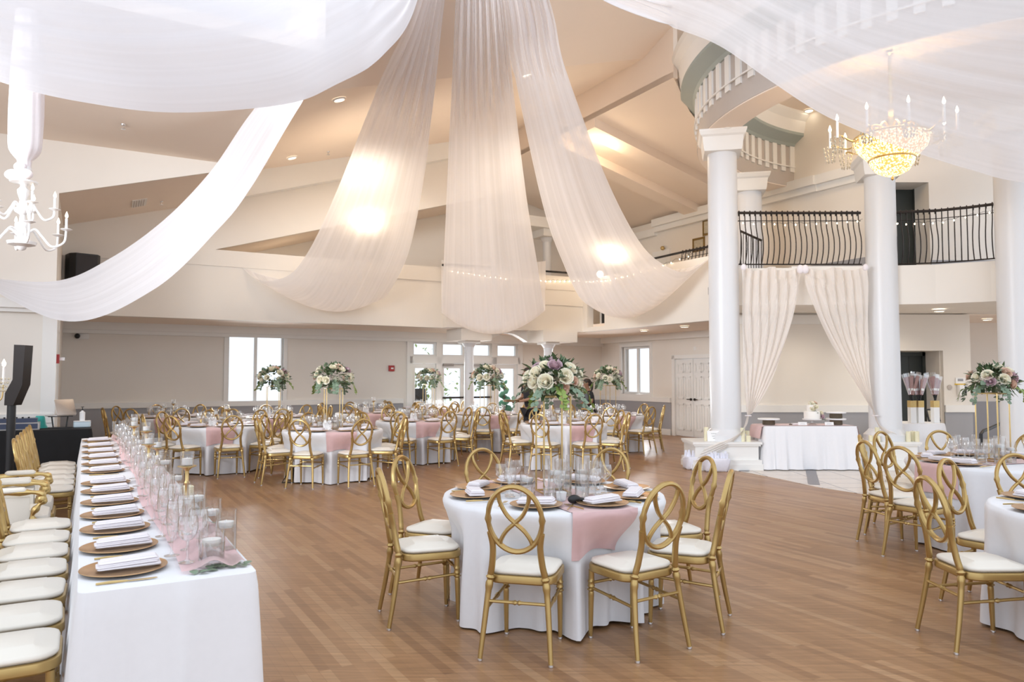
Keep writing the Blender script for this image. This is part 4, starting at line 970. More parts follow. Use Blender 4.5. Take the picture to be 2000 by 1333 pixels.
vase_tall(T3.pt(RA(250), 0.22, TOP + 0.008), 0, 'tall clear candle vase on the round table before the right columns')
# black stage light on the floor beside the flower table
p = at_z(583, 942, 0); t = thing('floor_light', 'black floor spotlight with bracket under the tall-flower table edge', 'light', (p.x, p.y, 0), 0.4)
obj('housing', MB().lathe([(0,0.03),(0.085,0.03),(0.10,0.06),(0.10,0.24),(0.085,0.25),(0,0.25)], 20), M['black'], t); obj('bracket', MB().tube([(-0.1,-0.02,0.24),(-0.24,-0.06,0.012),(0.05,-0.08,0.012),(0.09,0.02,0.04)], 0.012, 6), M['black'], t)
# ================================================================== HEAD TABLE
HV0, HV1, HU0, HU1 = 3.22, 11.35, 0.0, 0.64
t = thing('head_table', 'long banquet table under a white cloth along the left side', 'table', W(0,0), ALPHA)
obj('tabletop', MB().box(HU0+0.02, HU1-0.02, HV0+0.02, HV1-0.02, 0.72, 0.742), M['wood'], t)
for a in (HU0+0.1, HU1-0.1):
    for b in (HV0+0.3, (HV0+HV1)/2, HV1-0.3): obj('leg', MB().tube([(a,b,0),(a,b,0.72)], 0.016, 8), M['iron'], t)
# cloth: rectangle rim walked round, hanging with soft folds
def rect_cloth(x0, x1, y0, y1, top, amp, seed, step=0.04, lift=0.012, rc=0.04):
    per = []; rnd = random.Random(seed)
    def edge(a, b, n):
        L = (b-a).length; k = max(2, int(L/step))
        for i in range(k): per.append((a.lerp(b, i/k), n))
    V2 = lambda x, y: Vector((x, y, 0))
    edge(V2(x0+rc,y0), V2(x1-rc,y0), V2(0,-1))
    for c, q in ((V2(x1-rc,y0+rc), -PI/2), (V2(x1-rc,y1-rc), 0), (V2(x0+rc,y1-rc), PI/2), (V2(x0+rc,y0+rc), PI)):
        for i in range(6):
            a = q + PI/2*i/6; per.append((c + V2(math.cos(a), math.sin(a))*rc, V2(math.cos(a), math.sin(a))))
        if q == -PI/2: edge(V2(x1,y0+rc), V2(x1,y1-rc), V2(1,0))
        if q == 0: edge(V2(x1-rc,y1), V2(x0+rc,y1), V2(0,1))
        if q == PI/2: edge(V2(x0,y1-rc), V2(x0,y0+rc), V2(-1,0))
    n = len(per); NR = 14; mb = MB(); vs = []; s = 0.0
    ph = [rnd.random()*6.28 for _ in range(3)]; RIDGE = []; c = 0.1
    while c < 2*(x1-x0+y1-y0): RIDGE.append((c, rnd.uniform(0.018, 0.042), rnd.uniform(0.016, 0.035))); c += rnd.uniform(0.14, 0.34)
    for i, (p, nn) in enumerate(per):
        q = per[(i+1) % n][0]
        w = math.sin(s*22 + ph[0] + 1.5*math.sin(s*3.1))*0.6 + math.sin(s*6.3 + ph[1])*0.4 + math.sin(s*31 + ph[2])*0.25
        rg = sum(h*math.exp(-((s - c)/q_)**2) for c, h, q_ in RIDGE if abs(s - c) < 0.15)
        for j in range(NR):
            f = j/(NR-1); e = f*(top - lift)
            off = 0.004*math.sin(min(1, e/0.02)*PI/2) + f*0.02 + amp*(w*0.5+0.5)*f + rg*f**0.7
            vs.append(p + nn*off + Vector((0,0, top - e)))
        s += (q - p).length
    fs = [(i*NR+j, i*NR+j+1, ((i+1)%n)*NR+j+1, ((i+1)%n)*NR+j) for i in range(n) for j in range(NR-1)]
    fs.append(tuple(i*NR for i in range(n))); return mb.add(vs, fs)
o = obj('tablecloth', rect_cloth(HU0, HU1, HV0, HV1, TOP, 0.045, 4, 0.016), M['cloth'], None, 0.9, W(0,0), ALPHA); tag(o, 'white floor-length cloth over the long head table', 'tablecloth')
def H(u, v, z=TOP): return W(u, v, z)
# pink chiffon runner lying crumpled along the glass side
rnd = random.Random(9)
def fn(i, j):
    v = HV0 + 0.10 + (HV1-HV0-0.4)*j; u = 0.475 + 0.02*math.sin(v*2.1) + (i-0.5)*0.25
    z = TOP + 0.014 + 0.055*(0.5+0.5*math.sin(i*9 + 3*math.sin(v*3.1)))*(0.6+0.4*math.sin(v*7+i*4)) * (1 if 0.05 < i < 0.95 else 0.3)
    return H(u, v, z)
tag(obj('chiffon_runner', MB().grid(fn, 15, 220), M['chiffon'], None, None), 'crumpled blush chiffon runner along the long head table', 'table runner')
ORD = ['first', 'second', 'third', 'fourth', 'fifth', 'sixth', 'seventh', 'eighth', 'ninth', 'tenth', 'eleventh', 'twelfth', 'thirteenth', 'fourteenth', 'fifteenth', 'sixteenth']
PL_V = [3.52, 3.98, 4.46, 4.92, 5.42, 5.94, 6.40, 7.22, 7.82, 8.45, 9.1, 9.85, 10.7]
for i, v in enumerate(PL_V):
    w = '%s from the near end of the head table' % ORD[i]
    charger(H(0.165, v, TOP + 0.002), ALPHA, 'gold charger, ' + w)
    napkin(H(0.18, v, TOP + 0.0175), ALPHA + 0.06*math.sin(i*3), 'rolled white napkin on its charger, ' + w, 'folded napkins')
    knife(H(0.17, v - 0.205, TOP + 0.002), ALPHA - PI/2, 'gold knife beside the charger, ' + w)
    goblet(H(0.40, v - 0.06, TOP + 0.018), 0, 'clear water goblet, ' + w, 'clear glasses on the head table')
    flute(H(0.355, v + 0.10, TOP + 0.018), 0, 'clear champagne flute, ' + w, 'clear glasses on the head table')
    flute(H(0.43, v + 0.19, TOP + 0.018), 0, 'second champagne flute, ' + w, 'clear glasses on the head table')
    tumbler(H(0.50, v - 0.12, TOP + 0.03), 0, 'short votive glass, ' + w)
    goblet(H(0.46, v + 0.10, TOP + 0.018), 0, 'clear wine goblet behind the flute, ' + w, 'clear glasses on the head table')
for i, (u, v, K, d) in enumerate(((0.49,3.42,vase_low,'low'), (0.585,3.66,vase_mid,'medium'), (0.575,4.02,vase_mid,'medium'), (0.535,4.28,vase_tall,'tall'), (0.55,4.62,vase_low,'low'), (0.56,5.5,vase_mid,'medium'), (0.55,6.2,vase_tall,'tall'), (0.56,7.0,vase_mid,'medium'), (0.54,7.9,vase_tall,'tall'), (0.55,8.8,vase_mid,'medium'), (0.54,9.8,vase_tall,'tall'), (0.5,10.9,vase_tall,'tall'))):
    K(H(u, v, TOP + 0.003 + (0.0 if u > 0.48 else 0.012)), 0, '%s clear floating-candle vase, %s from near end of head table' % (d, ORD[i]))
for i, (u, v, K) in enumerate(((0.56,4.95,stick_tall), (0.47,6.7,stick_tall), (0.59,7.4,stick_low), (0.56,8.35,stick_tall), (0.50,9.3,stick_tall), (0.56,10.3,stick_tall))):
    K(H(u, v, TOP + 0.003), 0, '%s gold candlestick along the head table from the near end' % ORD[i])
def b_pillar(r, h):
    def b(label):
        t = thing('pillar_candle', label, 'candle', group='ivory pillar candles')
        obj('wax', MB().lathe([(0,0),(r,0),(r,h-0.006),(r-0.006,h),(r*0.7,h-0.006),(0,h-0.008)], 20), M['ivwax'], t); obj('wick', MB().tube([(0,0,h-0.008),(0.002,0,h+0.01)], 0.0015, 5), M['black'], t); return t
    return Kind(b)
pc_s, pc_m, pc_l = b_pillar(0.037, 0.10), b_pillar(0.038, 0.17), b_pillar(0.038, 0.23)
pc_s(H(0.60, 5.25, TOP + 0.003), 0, 'short ivory pillar candle behind the first gold candlestick')
# loose eucalyptus at the near corner
for i, (u, v, a) in enumerate(((0.55,3.36,0.4), (0.585,3.46,2.0), (0.46,3.33,1.2), (0.57,4.4,0.2), (0.52,3.86,2.8), (0.60,4.85,1.0), (0.45,6.1,0.7))):
    mb = MB(); r2 = random.Random(i); d = Vector((math.cos(a), math.sin(a), 0)); L = 0.13
    mb.tube([-d*L/2, d*L/2 + Vector((0,0,0.008))], 0.0015, 5)
    for k in range(7):
        p = d*(-L/2 + L*k/6) + Vector((0,0,0.002)); s = Vector((-d.y, d.x, 0))*(-1)**k; leaf(mb, p, s + d*0.7 + Vector((0,0,0.35*r2.random())), 0.045, 0.018, Vector((0,0,1)), 0.9)
    tag(obj('eucalyptus_sprig', mb, M['euc'], None, None, H(u, v, TOP + 0.004)), 'loose eucalyptus sprig, %s from the near end of the head table' % ORD[i], 'leaves', 'loose eucalyptus sprigs')
# chairs along the far side
for i, v in enumerate((3.66, 4.12, 4.60, 5.10, 5.58, 6.04, 6.56, 8.60, 9.07, 9.54, 10.05, 10.52, 10.99)):
    p = W(-0.245, v); put_chair(p.x, p.y, ALPHA + 0.03*math.sin(i*2.3), 'gold loop-back chair, %s from the near end along the head table' % ORD[i])
# the couple's two carved armchairs
def b_throne(label):
    t = thing('carved_armchair', label, 'armchair', group='white and gold carved armchairs')
    obj('seat', MB().slab(0.52, 0.5, 0.11, 0.08, 0.03, (0,0,0.36), 6, 0.03), M['ivory'], t)
    mb = MB().slab(0.50, 0.5, 0.07, 0.12, 0.03, (0,0,0), 6, 0.03); mb.xf(Matrix.Translation((0,-0.25,0.72)) @ Matrix.Rotation(PI/2+0.12, 4, 'X')); obj('backrest', mb, M['ivory'], t)
    fr = MB(); pts = [(-0.26,-0.22,0.45), (-0.28,-0.26,0.7), (-0.24,-0.29,0.92), (0,-0.31,1.0), (0.24,-0.29,0.92), (0.28,-0.26,0.7), (0.26,-0.22,0.45)]
    pts = bez(pts, 30); fr.tube(pts, [0.02 + 0.008*math.sin(i*1.7) for i in range(31)], 8); fr.ball((0,-0.31,1.02), 0.07, 0.03, 0.05); obj('back_frame', fr, M['gold_foil'], t)
    obj('seat_frame', MB().slab(0.56, 0.54, 0.08, 0.06, 0.02, (0,0,0.29), 6), M['gold_foil'], t)
    for s in (-1, 1):
        a = bez([(s*0.27,-0.22,0.64), (s*0.29,0.0,0.66), (s*0.29,0.17,0.65), (s*0.29,0.22,0.60), (s*0.29,0.18,0.55), (s*0.28,0.14,0.47), (s*0.27,0.18,0.38)], 28); q = MB().tube(a, [0.022 + 0.008*math.sin(i*1.3) for i in range(29)], 8); q.ball((s*0.29,0.2,0.60), 0.035)
        arm = obj('armrest', q, M['gold_foil'], t); obj('arm_pad', MB().slab(0.07, 0.24, 0.03, 0.03, 0.01, (s*0.285,-0.02,0.66), 5, 0.01), M['ivory'], arm)
        obj('arm_panel', MB().box(s*0.27-0.012, s*0.27+0.012, -0.22, 0.12, 0.42, 0.62), M['ivory'], t)
        for y in (-0.2, 0.2): obj('leg', MB().lathe([(0.018,0),(0.026,0.02),(0.018,0.05),(0.024,0.14),(0.036,0.22),(0.03,0.29)], 12, (s*0.22, y, 0)), M['gold_foil'], t)
    return t
throne = Kind(b_throne)
for i, v in enumerate((7.25, 7.95)):
    p = W(-0.46, v); throne((p.x, p.y, 0), ALPHA - PI/2, 'white upholstered armchair with carved gold frame, %s one along the head table' % ('nearer', 'farther')[i])

# ================================================================== CAKE CORNER
def plinth(px, name):
    x0, x1 = px; a = at_y(x0, 738, 12.6).x; b = at_y(x1, 738, 12.6).x; m = MB()
    for e, z0, z1 in ((0.06,0,0.10),(0.045,0.10,0.17),(0.0,0.17,0.40),(0.03,0.40,0.43),(0.05,0.43,PL)): m.box(a+0.06-e, b-0.06+e, 12.62-e, 13.45, z0, z1)
    struct(name, m, M['white'], sharp=0.3); return a, b
pa = plinth((1350, 1487), 'trim_plinth_left'); pb = plinth((1690, 1797), 'trim_plinth_right')
ctx0, ctx1 = at_y(1493,738,12.6).x, at_y(1674,738,12.6).x
t = thing('cake_table', 'rectangular table under white cloth between the two columns', 'table'); t.location = ((ctx0+ctx1)/2, 12.98, 0); hw = (ctx1-ctx0)/2
obj('tabletop', MB().box(-hw+0.02, hw-0.02, -0.34, 0.34, 0.70, 0.722), M['wood'], t)
for sx in (-1,1):
    for sy in (-1,1): obj('leg', MB().tube([(sx*(hw-0.1), sy*0.28, 0.004), (sx*(hw-0.1), sy*0.28, 0.70)], 0.014, 8), M['iron'], t)
o = obj('tablecloth', rect_cloth(-hw, hw, -0.36, 0.36, 0.732, 0.085, 8, 0.025, 0.016), M['cloth'], None, 0.9, t.location); tag(o, 'white floor-length cloth on the cake table between the columns', 'tablecloth')
def strip(i, j):
    y = -0.30 + 0.6*i; L = (j-0.5)*2*(hw + 0.22)
    if abs(L) < hw: return Vector((L, y, 0.737))
    e = abs(L) - hw; return Vector((math.copysign(hw + 0.022 + 0.22*e, L), y, 0.737 - e))
o = obj('table_runner', MB().grid(strip, 6, 61), M['pink'], None, None, t.location); tag(o, 'dusty pink runner along the top of the cake table', 'table runner')
ct = lambda px, y=12.9: Vector((at_y(px,738,y).x, y, 0.741))
def cake_stand_wood(px, label, w=0.36, tiers=1, y=12.9):
    t = thing('cake_stand', label, 'cake stand', ct(px, y)); z = 0.0
    for k in range(tiers):
        obj('rustic_base', MB().lathe([(0.0,z),(0.10,z),(0.105,z+0.02),(0.10,z+0.085),(0,z+0.085)], 18), M['wood'], t); obj('tray', MB().lathe([(0,z+0.086),(w/2,z+0.086),(w/2+0.006,z+0.098),(w/2,z+0.11),(0,z+0.105)], 28), M['white_metal'], t); z += 0.112; w *= 1.0
cake_stand_wood(1500, 'single-tier rustic cake stand at the left of the cake table')
cake_stand_wood(1631, 'two-tier rustic cake stand right of the cake', 0.32, 2)
t = thing('glass_cake_stand', 'clear glass pedestal stand under the wedding cake', 'cake stand', ct(1585)); obj('pedestal', MB().lathe([(0,0),(0.075,0),(0.07,0.008),(0.02,0.03),(0.018,0.06),(0.04,0.084),(0,0.085)], 24), M['glass'], t); obj('plate', MB().lathe([(0,0.086),(0.16,0.086),(0.165,0.10),(0.155,0.104),(0,0.10)], 32), M['white_metal'], t)
t = thing('wedding_cake', 'two-tier white wedding cake trimmed with roses', 'cake', ct(1585) + Vector((0,0,0.105)))
obj('lower_tier', MB().lathe([(0,0),(0.135,0),(0.138,0.01),(0.138,0.115),(0.13,0.125),(0,0.125)], 40), M['cake'], t); obj('upper_tier', MB().lathe([(0,0.126),(0.085,0.126),(0.087,0.132),(0.087,0.225),(0.08,0.235),(0,0.235)], 36), M['cake'], t)
for i, (x, y, z, k, s) in enumerate(((-0.02,-0.075,0.17,'rose',0.042), (0.03,-0.085,0.205,'rose',0.038), (0.0,-0.02,0.26,'rose',0.045), (0.045,-0.01,0.265,'blush',0.036), (-0.045,0.0,0.255,'rose',0.036), (0.125,-0.08,0.10,'rose',0.032), (0.135,-0.09,0.04,'mauve',0.036))):
    o = obj('rose', rose_mesh(k, i % 2), None, t); o.location = (x,y,z); o.rotation_euler = (0.9 if y < -0.05 else 0.2, 0.2*i, 0); o.scale = [s/0.05]*3
l = MB()
for p, d in (((0.03,-0.10,0.13),(0.2,-1,-0.6)), ((0.02,-0.1,0.135),(-0.6,-0.8,0.3)), ((0.15,-0.08,0.0),(0.5,-0.6,-0.4)), ((0.13,-0.1,0.0),(-0.2,-0.9,-0.1))): leaf(l, Vector(p), Vector(d), 0.06, 0.02)
obj('leaves', l, M['leaf'], t, None)
for px, lab in ((1566, 'small white card leaning in front of the cake, left one'), (1618, 'small white card leaning in front of the cake, right one')):
    t = thing('dessert_card', lab, 'card', ct(px, 12.74)); m = MB(); m.box(-0.075, 0.075, -0.004, 0.004, 0, 0.055); m.xf(Matrix.Rotation(-0.25, 4, 'X')); obj('card', m, M['paper'], t)
    m = MB(); [m.box(-0.045+0.01*(k%2), 0.045-0.012*(k%2), -0.0048, -0.0042, 0.016+0.014*k, 0.019+0.014*k) for k in range(2)]; m.xf(Matrix.Rotation(-0.25, 4, 'X')); obj('writing', m, M['ink'], t)
m = MB().slab(0.16, 0.1, 0.012, 0.02, 0.004); m.slab(0.14, 0.09, 0.012, 0.02, 0.004, (0.01,0,0.012)); tag(obj('folded_napkin', m, M['napkin'], None, 0.9, ct(1552, 12.92)), 'folded white napkin left of the cake', 'napkin', 'folded napkins')
t = thing('cake_server', 'cake knife lying left of the cake', 'cutlery', ct(1534, 12.85), 0.3); obj('blade', MB().prism([(-0.12,-0.008),(0.06,-0.012),(0.06,0.012),(-0.12,0.0)], 0.001, 0.004), M['chrome'], t); obj('handle', MB().tube([(0.06,0,0.006),(0.16,0,0.008)], 0.01, 8), M['wood'], t)
# curtains tied back to the columns
CYY = 12.80
def X12(px): return at_y(px, 738, CYY).x
def Z12(py): return at_y(1000, py, CYY).z
def curtain(left, label):
    s = 1 if left else -1
    xo = X12(1449 if left else 1694); xi = X12(1566 if left else 1569)       # outer and inner top ends
    tie = (X12(1458 if left else 1704), Z12(812))
    inner = [(1566,522),(1563,560),(1552,612),(1536,665),(1517,715),(1493,765),(1466,808)] if left else [(1569,522),(1578,560),(1596,610),(1622,665),(1651,718),(1680,768),(1706,806)]
    ip = bez([Vector((X12(a), 0, Z12(b))) for a, b in inner], 40)
    def fn(i, j):
        p = ip[min(40, int(j*40))]; q = ip[min(40, int(j*40)+1)]; f = j*40 - int(j*40); pi = p.lerp(q, f)
        zo = Z12(520) + (tie[1] - Z12(520))*j; xo_ = xo + ((tie[0] - xo)*j**4)
        x = xo_ + (pi.x - xo_)*i; z = zo + (pi.z - zo)*i
        sag = -0.16*math.sin(PI*(i*2 % 1))*(1-j)**5*math.sin(PI*min(1, j*8+0.2))*0.8 if j < 0.5 else 0
        w = (0.030 + 0.035*(1-j))*math.sin(2*PI*(i*7 + 0.4*math.sin(j*5+i*3))) + 0.014*math.sin(2*PI*(i*17 + j*1.5))
        bulk = 0.05 + 0.05*math.exp(-((i-1)/0.06)**2)*math.exp(-(j/0.06)**2)
        return Vector((x, CYY - bulk - w*(1 - 0.35*j) + 0.02*j, z + sag))
    t = thing('voile_curtain', label, 'curtain', group='cream voile curtains')
    add_uv(obj('drape', MB().grid(fn, 110, 60), M['curtain'], t, None), 110, 60)
    tail = [(1461,808),(1452,838),(1428,862),(1395,878),(1366,890)] if left else [(1706,806),(1716,832),(1734,848),(1752,858),(1762,866)]
    ys = [12.80, 12.70, 12.62, 12.56, 12.52] if left else [12.80, 12.76, 12.72, 12.70, 12.72]
    tp = bez([at_y(a, b, y) for (a, b), y in zip(tail, ys)], 24); wd = 0.16 if left else 0.16
    def fn2(i, j):
        p = tp[min(24, int(round(j*24)))]; k = 0.03 + wd*min(1, j*1.3); dz = (i-0.5)*2*k
        return p + Vector((dz*(0.45 if left else -0.3), -0.02 - 0.02*math.sin(i*26+j*4), dz*0.62))
    add_uv(obj('tail', MB().grid(fn2, 28, 25), M['curtain'], t, None), 28, 25)
    k = MB().ball((xi - s*0.03, CYY-0.10, Z12(528)), 0.06, 0.05, 0.08, 12, 8); k.ball((xo + s*0.03, CYY-0.09, Z12(524)), 0.05, 0.04, 0.06, 12, 8); obj('knot', k, M['napkin'], t)
    tb = MB().tube([Vector((tie[0]+0.05*math.cos(a), CYY-0.06+0.05*math.sin(a), tie[1])) for a in [2*PI*q/12 for q in range(12)]], 0.008, 6, True); obj('tieback', tb, M['napkin'], t)
curtain(True, 'cream voile curtain tied back to the left column of the cake corner'); curtain(False, 'cream voile curtain tied back to the right column of the cake corner')
# candles on the plinths, sign and bags
for i, (px, y, K, lab) in enumerate(((1449,12.72,pc_l,'tall ivory candle on the left plinth'), (1460,12.68,pc_s,'short ivory candle front right on the left plinth'), (1458,12.86,pc_m,'medium ivory candle behind on the left plinth'), (1378,12.85,pc_l,'tall ivory candle behind the sign on the left plinth'), (1698,12.75,pc_s,'short ivory candle at the left of the right plinth'), (1711,12.84,pc_l,'tall ivory candle on the right plinth'), (1712,12.66,pc_s,'short ivory candle front of the tall one, right plinth'), (1771,12.68,pc_m,'ivory candle, left one of the glass-side trio on right plinth'), (1780,12.78,pc_m,'ivory candle, middle one of the trio on right plinth'), (1788,12.70,pc_m,'ivory candle, right one of the trio on right plinth'))):
    q = at_y(px, 738, y); K((q.x, y, PL), 0, lab)
q = at_y(1395, 738, 12.76); t = thing('welcome_sign', 'small white framed sign with grey script on the left plinth', 'sign', (q.x, 12.76, PL), 0.05)
m = MB(); m.box(-0.13, 0.13, -0.008, 0.008, 0, 0.175); m.xf(Matrix.Rotation(-0.14, 4, 'X')); obj('frame', m, M['white_metal'], t)
m = MB(); m.box(-0.115, 0.115, -0.0105, -0.008, 0.012, 0.163); m.xf(Matrix.Rotation(-0.14, 4, 'X')); obj('card', m, M['paper'], t)
m = MB()
for z, a, b in ((0.128, -0.065, 0.075), (0.086, -0.05, 0.05), (0.048, -0.035, 0.035)):
    pts = [(a + (b-a)*k/40, -0.0112, z + 0.009*math.sin(k*1.9)*(0.6+0.4*math.sin(k*0.7))) for k in range(41)]; m.tube(pts, 0.0018, 4)
m.xf(Matrix.Rotation(-0.14, 4, 'X')); obj('script', m, M['ink'], t)
def favour_bag(px, py, w, label):
    p = at_z(px, py, 0); rnd = random.Random(px); t = thing('favour_basket', label, 'basket', (p.x, p.y + 0.14, 0), 0.1*rnd.random(), 'baskets of favours on the floor')
    m = MB().slab(w, 0.26, 0.22, 0.08, 0.03, (0,0,0), 6); m.v = [(x*(1+0.12*z/0.22)+0.012*math.sin(z*60+y*30), y*(1+0.12*z/0.22)+0.012*math.sin(x*40+z*50), z) for x, y, z in m.v]; obj('wrapping', m, M['bag'], t, 0.9)
    for k in range(16):
        m = MB(); x = -w*0.42 + w*0.84*(k % 8)/7; y = -0.06 + 0.12*(k//8); h = rnd.uniform(0.05, 0.11)
        m.box(-0.018, 0.018, -0.004, 0.004, 0, h); m.xf(Matrix.Translation((x, y, 0.218)) @ Matrix.Rotation(rnd.uniform(-.35,.35), 4, 'Y') @ Matrix.Rotation(rnd.uniform(-.3,.3), 4, 'Z')); obj('favour_tag', m, M['bag'], t)
favour_bag(1362, 919, 0.36, 'round lilac-white favour basket, left one on the floor by the plinth'); favour_bag(1403, 923, 0.40, 'square lilac-white favour basket, right one on the floor by the plinth')
# favours table beside the right column
fx0, fx1 = at_y(1770,738,13.0).x, at_y(1866,738,13.0).x
t = thing('favour_table', 'small table under white cloth right of the right column', 'table', ((fx0+fx1)/2 + 0.02, 13.7, 0)); hw = (fx1-fx0)/2
obj('tabletop', MB().lathe([(0,0.70),(0.40,0.70),(0.40,0.722),(0,0.722)], 36), M['wood'], t); obj('leg', MB().lathe([(0.2,0.006),(0.2,0.02),(0.03,0.04),(0.03,0.70)], 16), M['iron'], t)
o = obj('tablecloth', rect_cloth(-hw-0.02, hw+0.02, -0.42, 0.42, 0.732, 0.075, 5, 0.025, 0.016, 0.2), M['cloth'], None, 0.9, t.location); tag(o, 'white cloth on the small favours table beside the right column', 'tablecloth')
fz = 0.734
for i, (px, lab) in enumerate(((1779.5,'left'), (1794.5,'middle'), (1824.5,'right'))):
    y = 13.55; q = at_y(px, 738, y); t = thing('favour_vase', 'white square vase with gold rim, %s of three on the favours table' % lab, 'vase', (q.x, y, fz), 0.05, 'white square vases with gold rims')
    m = MB(); m.box(-0.052,0.052,-0.052,0.052,0,0.28); obj('body', m, M['paper'], t); m = MB(); m.box(-0.0535,0.0535,-0.0535,0.0535,0.28,0.40); obj('gold_rim', m, M['gold_foil'], t, 0.3)
    rnd = random.Random(i)
    for k in range(6):
        f = thing('favour_wand', 'clear-wrapped pink sweets on a black stick, in the %s favour vase' % lab, 'favour', (q.x + rnd.uniform(-.02,.02), y + rnd.uniform(-.02,.02), fz + 0.395), rnd.uniform(-.4,.4), 'wrapped sweets in the %s favour vase' % lab)
        R = Matrix.Rotation((k-2.5)*0.10, 4, 'Y') @ Matrix.Rotation(rnd.uniform(-.12,.12), 4, 'X')
        a = MB().tube([(0,0,0.0),(0,0,0.13)], 0.010, 6).xf(R); obj('stick', a, M['black'], f); hh = 0.46 + rnd.uniform(-.05,.03)
        a = MB(); a.slab(0.062, 0.022, hh-0.13, 0.01, 0.008, (0,0,0.11), 4); a.v = [(x*(0.6+0.5*(z/hh)), y, z) for x,y,z in a.v]; a.xf(R); obj('sweets', a, M['favour'], f)
        a = MB(); a.box(-0.036,0.036,-0.013,0.013,0.12,hh+0.05); a.v = [(x*(0.6+0.5*(z/hh)), y, z) for x,y,z in a.v]; a.xf(R); obj('wrapper', a, M['glass'], f)
        a = MB(); a.box(-0.018,0.018,-0.0145,-0.0135,0.19,0.23); a.xf(R); obj('paper_tag', a, M['paper'], f)
q = at_y(1829, 738, 13.85); t = thing('easel_photo', 'black slanted photo frame behind the right favour vase', 'picture', (q.x, 13.95, fz), 0.2); m = MB(); m.box(-0.13,0.13,-0.008,0.008,0,0.24); m.xf(Matrix.Rotation(-0.3,4,'X')); obj('frame', m, M['black'], t); m = MB(); m.box(-0.1,0.1,-0.0085,-0.008,0.03,0.21); m.xf(Matrix.Rotation(-0.3,4,'X')); obj('print', m, M['art'], t)
# corridor wall fittings and stair rail
def on_corr(px, py): p = at_y(px, py, 14.99); return p
p = on_corr(1876, 752); t = thing('sanitiser_dispenser', 'white hand sanitiser dispenser with yellow strip on corridor wall', 'dispenser', p, 0)
m = MB().slab(0.15, 0.1, 0.22, 0.02, 0.01, (0,-0.05,-0.22), 5); obj('body', m, M['white_metal'], t); m = MB(); m.box(0.02,0.06,-0.103,-0.1,-0.17,-0.03); obj('window', m, M['black'], t); m = MB(); m.box(-0.12,0.09,-0.02,-0.002,0.0,0.022); obj('strip', m, M['yellow'], t); m = MB(); m.box(-0.1,0.09,-0.012,-0.002,0.022,0.14); obj('notice', m, M['paper'], t); m = MB(); m.box(-0.06,0.05,-0.0135,-0.012,0.07,0.12); obj('print', m, M['ink'], t)
p = on_corr(1855, 757); o = obj('wall_speaker', MB().lathe([(0,0),(0.05,0),(0.045,0.012),(0,0.016)], 24).xf(Matrix.Rotation(PI/2, 4, 'X')), M['taupe'], None, 0.7, p); tag(o, 'small round beige wall disc beside the sanitiser dispenser', 'fitting')
p = at_z(1872, 616, 2.82); t = thing('exit_lamp', 'brass ceiling fitting over the corridor wall', 'ceiling fitting', p); obj('rose', MB().lathe([(0,0),(0.06,0),(0.06,-0.02),(0,-0.02)][::-1], 16), M['goldwire'], t); obj('body', MB().lathe([(0.02,-0.09),(0.04,-0.06),(0.04,-0.02)], 12), M['goldwire'], t)
a = [at_y(1916, 905, 12.3), at_y(1916, 848, 12.3), at_y(1921, 842, 12.4), at_y(1932, 838, 12.6), at_y(1990, 812, 13.4)]; a = [Vector(q) for q in a]; a[0].z = 0.0
t = thing('stair_handrail', 'black tubular handrail by the stair at the far right', 'handrail'); obj('rail', MB().tube(a, 0.027, 10), M['black'], t); obj('post', MB().tube([(a[4].x,a[4].y,0),(a[4].x,a[4].y,a[4].z)], 0.025, 10), M['black'], t)
# ================================================================== VOILE SWAGS FROM THE CENTRE OF THE ROOM
HUB = at_y(915, -290, 8.5)
def swag(label, ea, eb, folds, belly=0.0, amp=0.05, seed=1, m='sheer', nu=150, nv=110, bpos=0.72):
    """cloth between two edge curves, each a list of (px, py, depth)"""
    A = bez([at_y(*q) for q in ea], nv-1); B = bez([at_y(*q) for q in eb], nv-1); rnd = random.Random(seed); ph = [rnd.random()*6.28 for _ in range(6)]
    # equalise along length
    vs = []
    for i in range(nu):
        t = i/(nu-1)
        for j in range(nv):
            s = j/(nv-1); a, b = A[j], B[j]; p = a.lerp(b, t); wv = (b - a); L = wv.length
            j0, j1 = max(0, j-1), min(nv-1, j+1); tg = (A[j1].lerp(B[j1], t) - A[j0].lerp(B[j0], t)).normalized(); n = tg.cross(wv.normalized() if L > 1e-6 else Vector((1,0,0)))
            n = n.normalized() if n.length > 1e-6 else Vector((0,0,1))
            k = min(1, L/1.2)
            w = math.sin(2*PI*folds*t + ph[0] + 1.2*math.sin(s*4+ph[3]))*0.55 + math.sin(2*PI*folds*1.7*t + ph[1] + 0.9*math.sin(s*6+ph[4]))*0.35 + math.sin(2*PI*folds*3.3*t + ph[2] + 0.6*math.sin(s*9+ph[5]))*0.18
            q = p + n*(amp*w*(0.25 + 0.75*k)*math.sin(PI*min(1, 0.12+s*3))**0.5)
            q.z -= belly*4*t*(1-t)*math.exp(-((s-bpos)/0.22)**2)
            vs.append(q)
    mb = MB(); mb.add(vs, [(i*nv+j, i*nv+j+1, (i+1)*nv+j+1, (i+1)*nv+j) for i in range(nu-1) for j in range(nv-1)])
    return tag(add_uv(obj('voile_swag', mb, M[m], None, None), nu, nv), label, 'drapery', 'white voile swags hanging from the ceiling')
swag('white voile swag hanging in the centre, narrowest at top, straight down to the rear gallery',
     [(905,-290,8.5),(890,0,10.2),(878,250,12.6),(869,460,14.8),(864,575,16.3),(863,612,17.0),(862,575,17.6),(862,508,17.85)],
     [(945,-290,8.5),(984,0,10.2),(1003,180,12.4),(1029,390,14.8),(1050,520,16.4),(1063,606,17.6),(1065,572,18.5),(1066,510,19.0)], 8, 0.52, 0.085, 3, bpos=0.71)
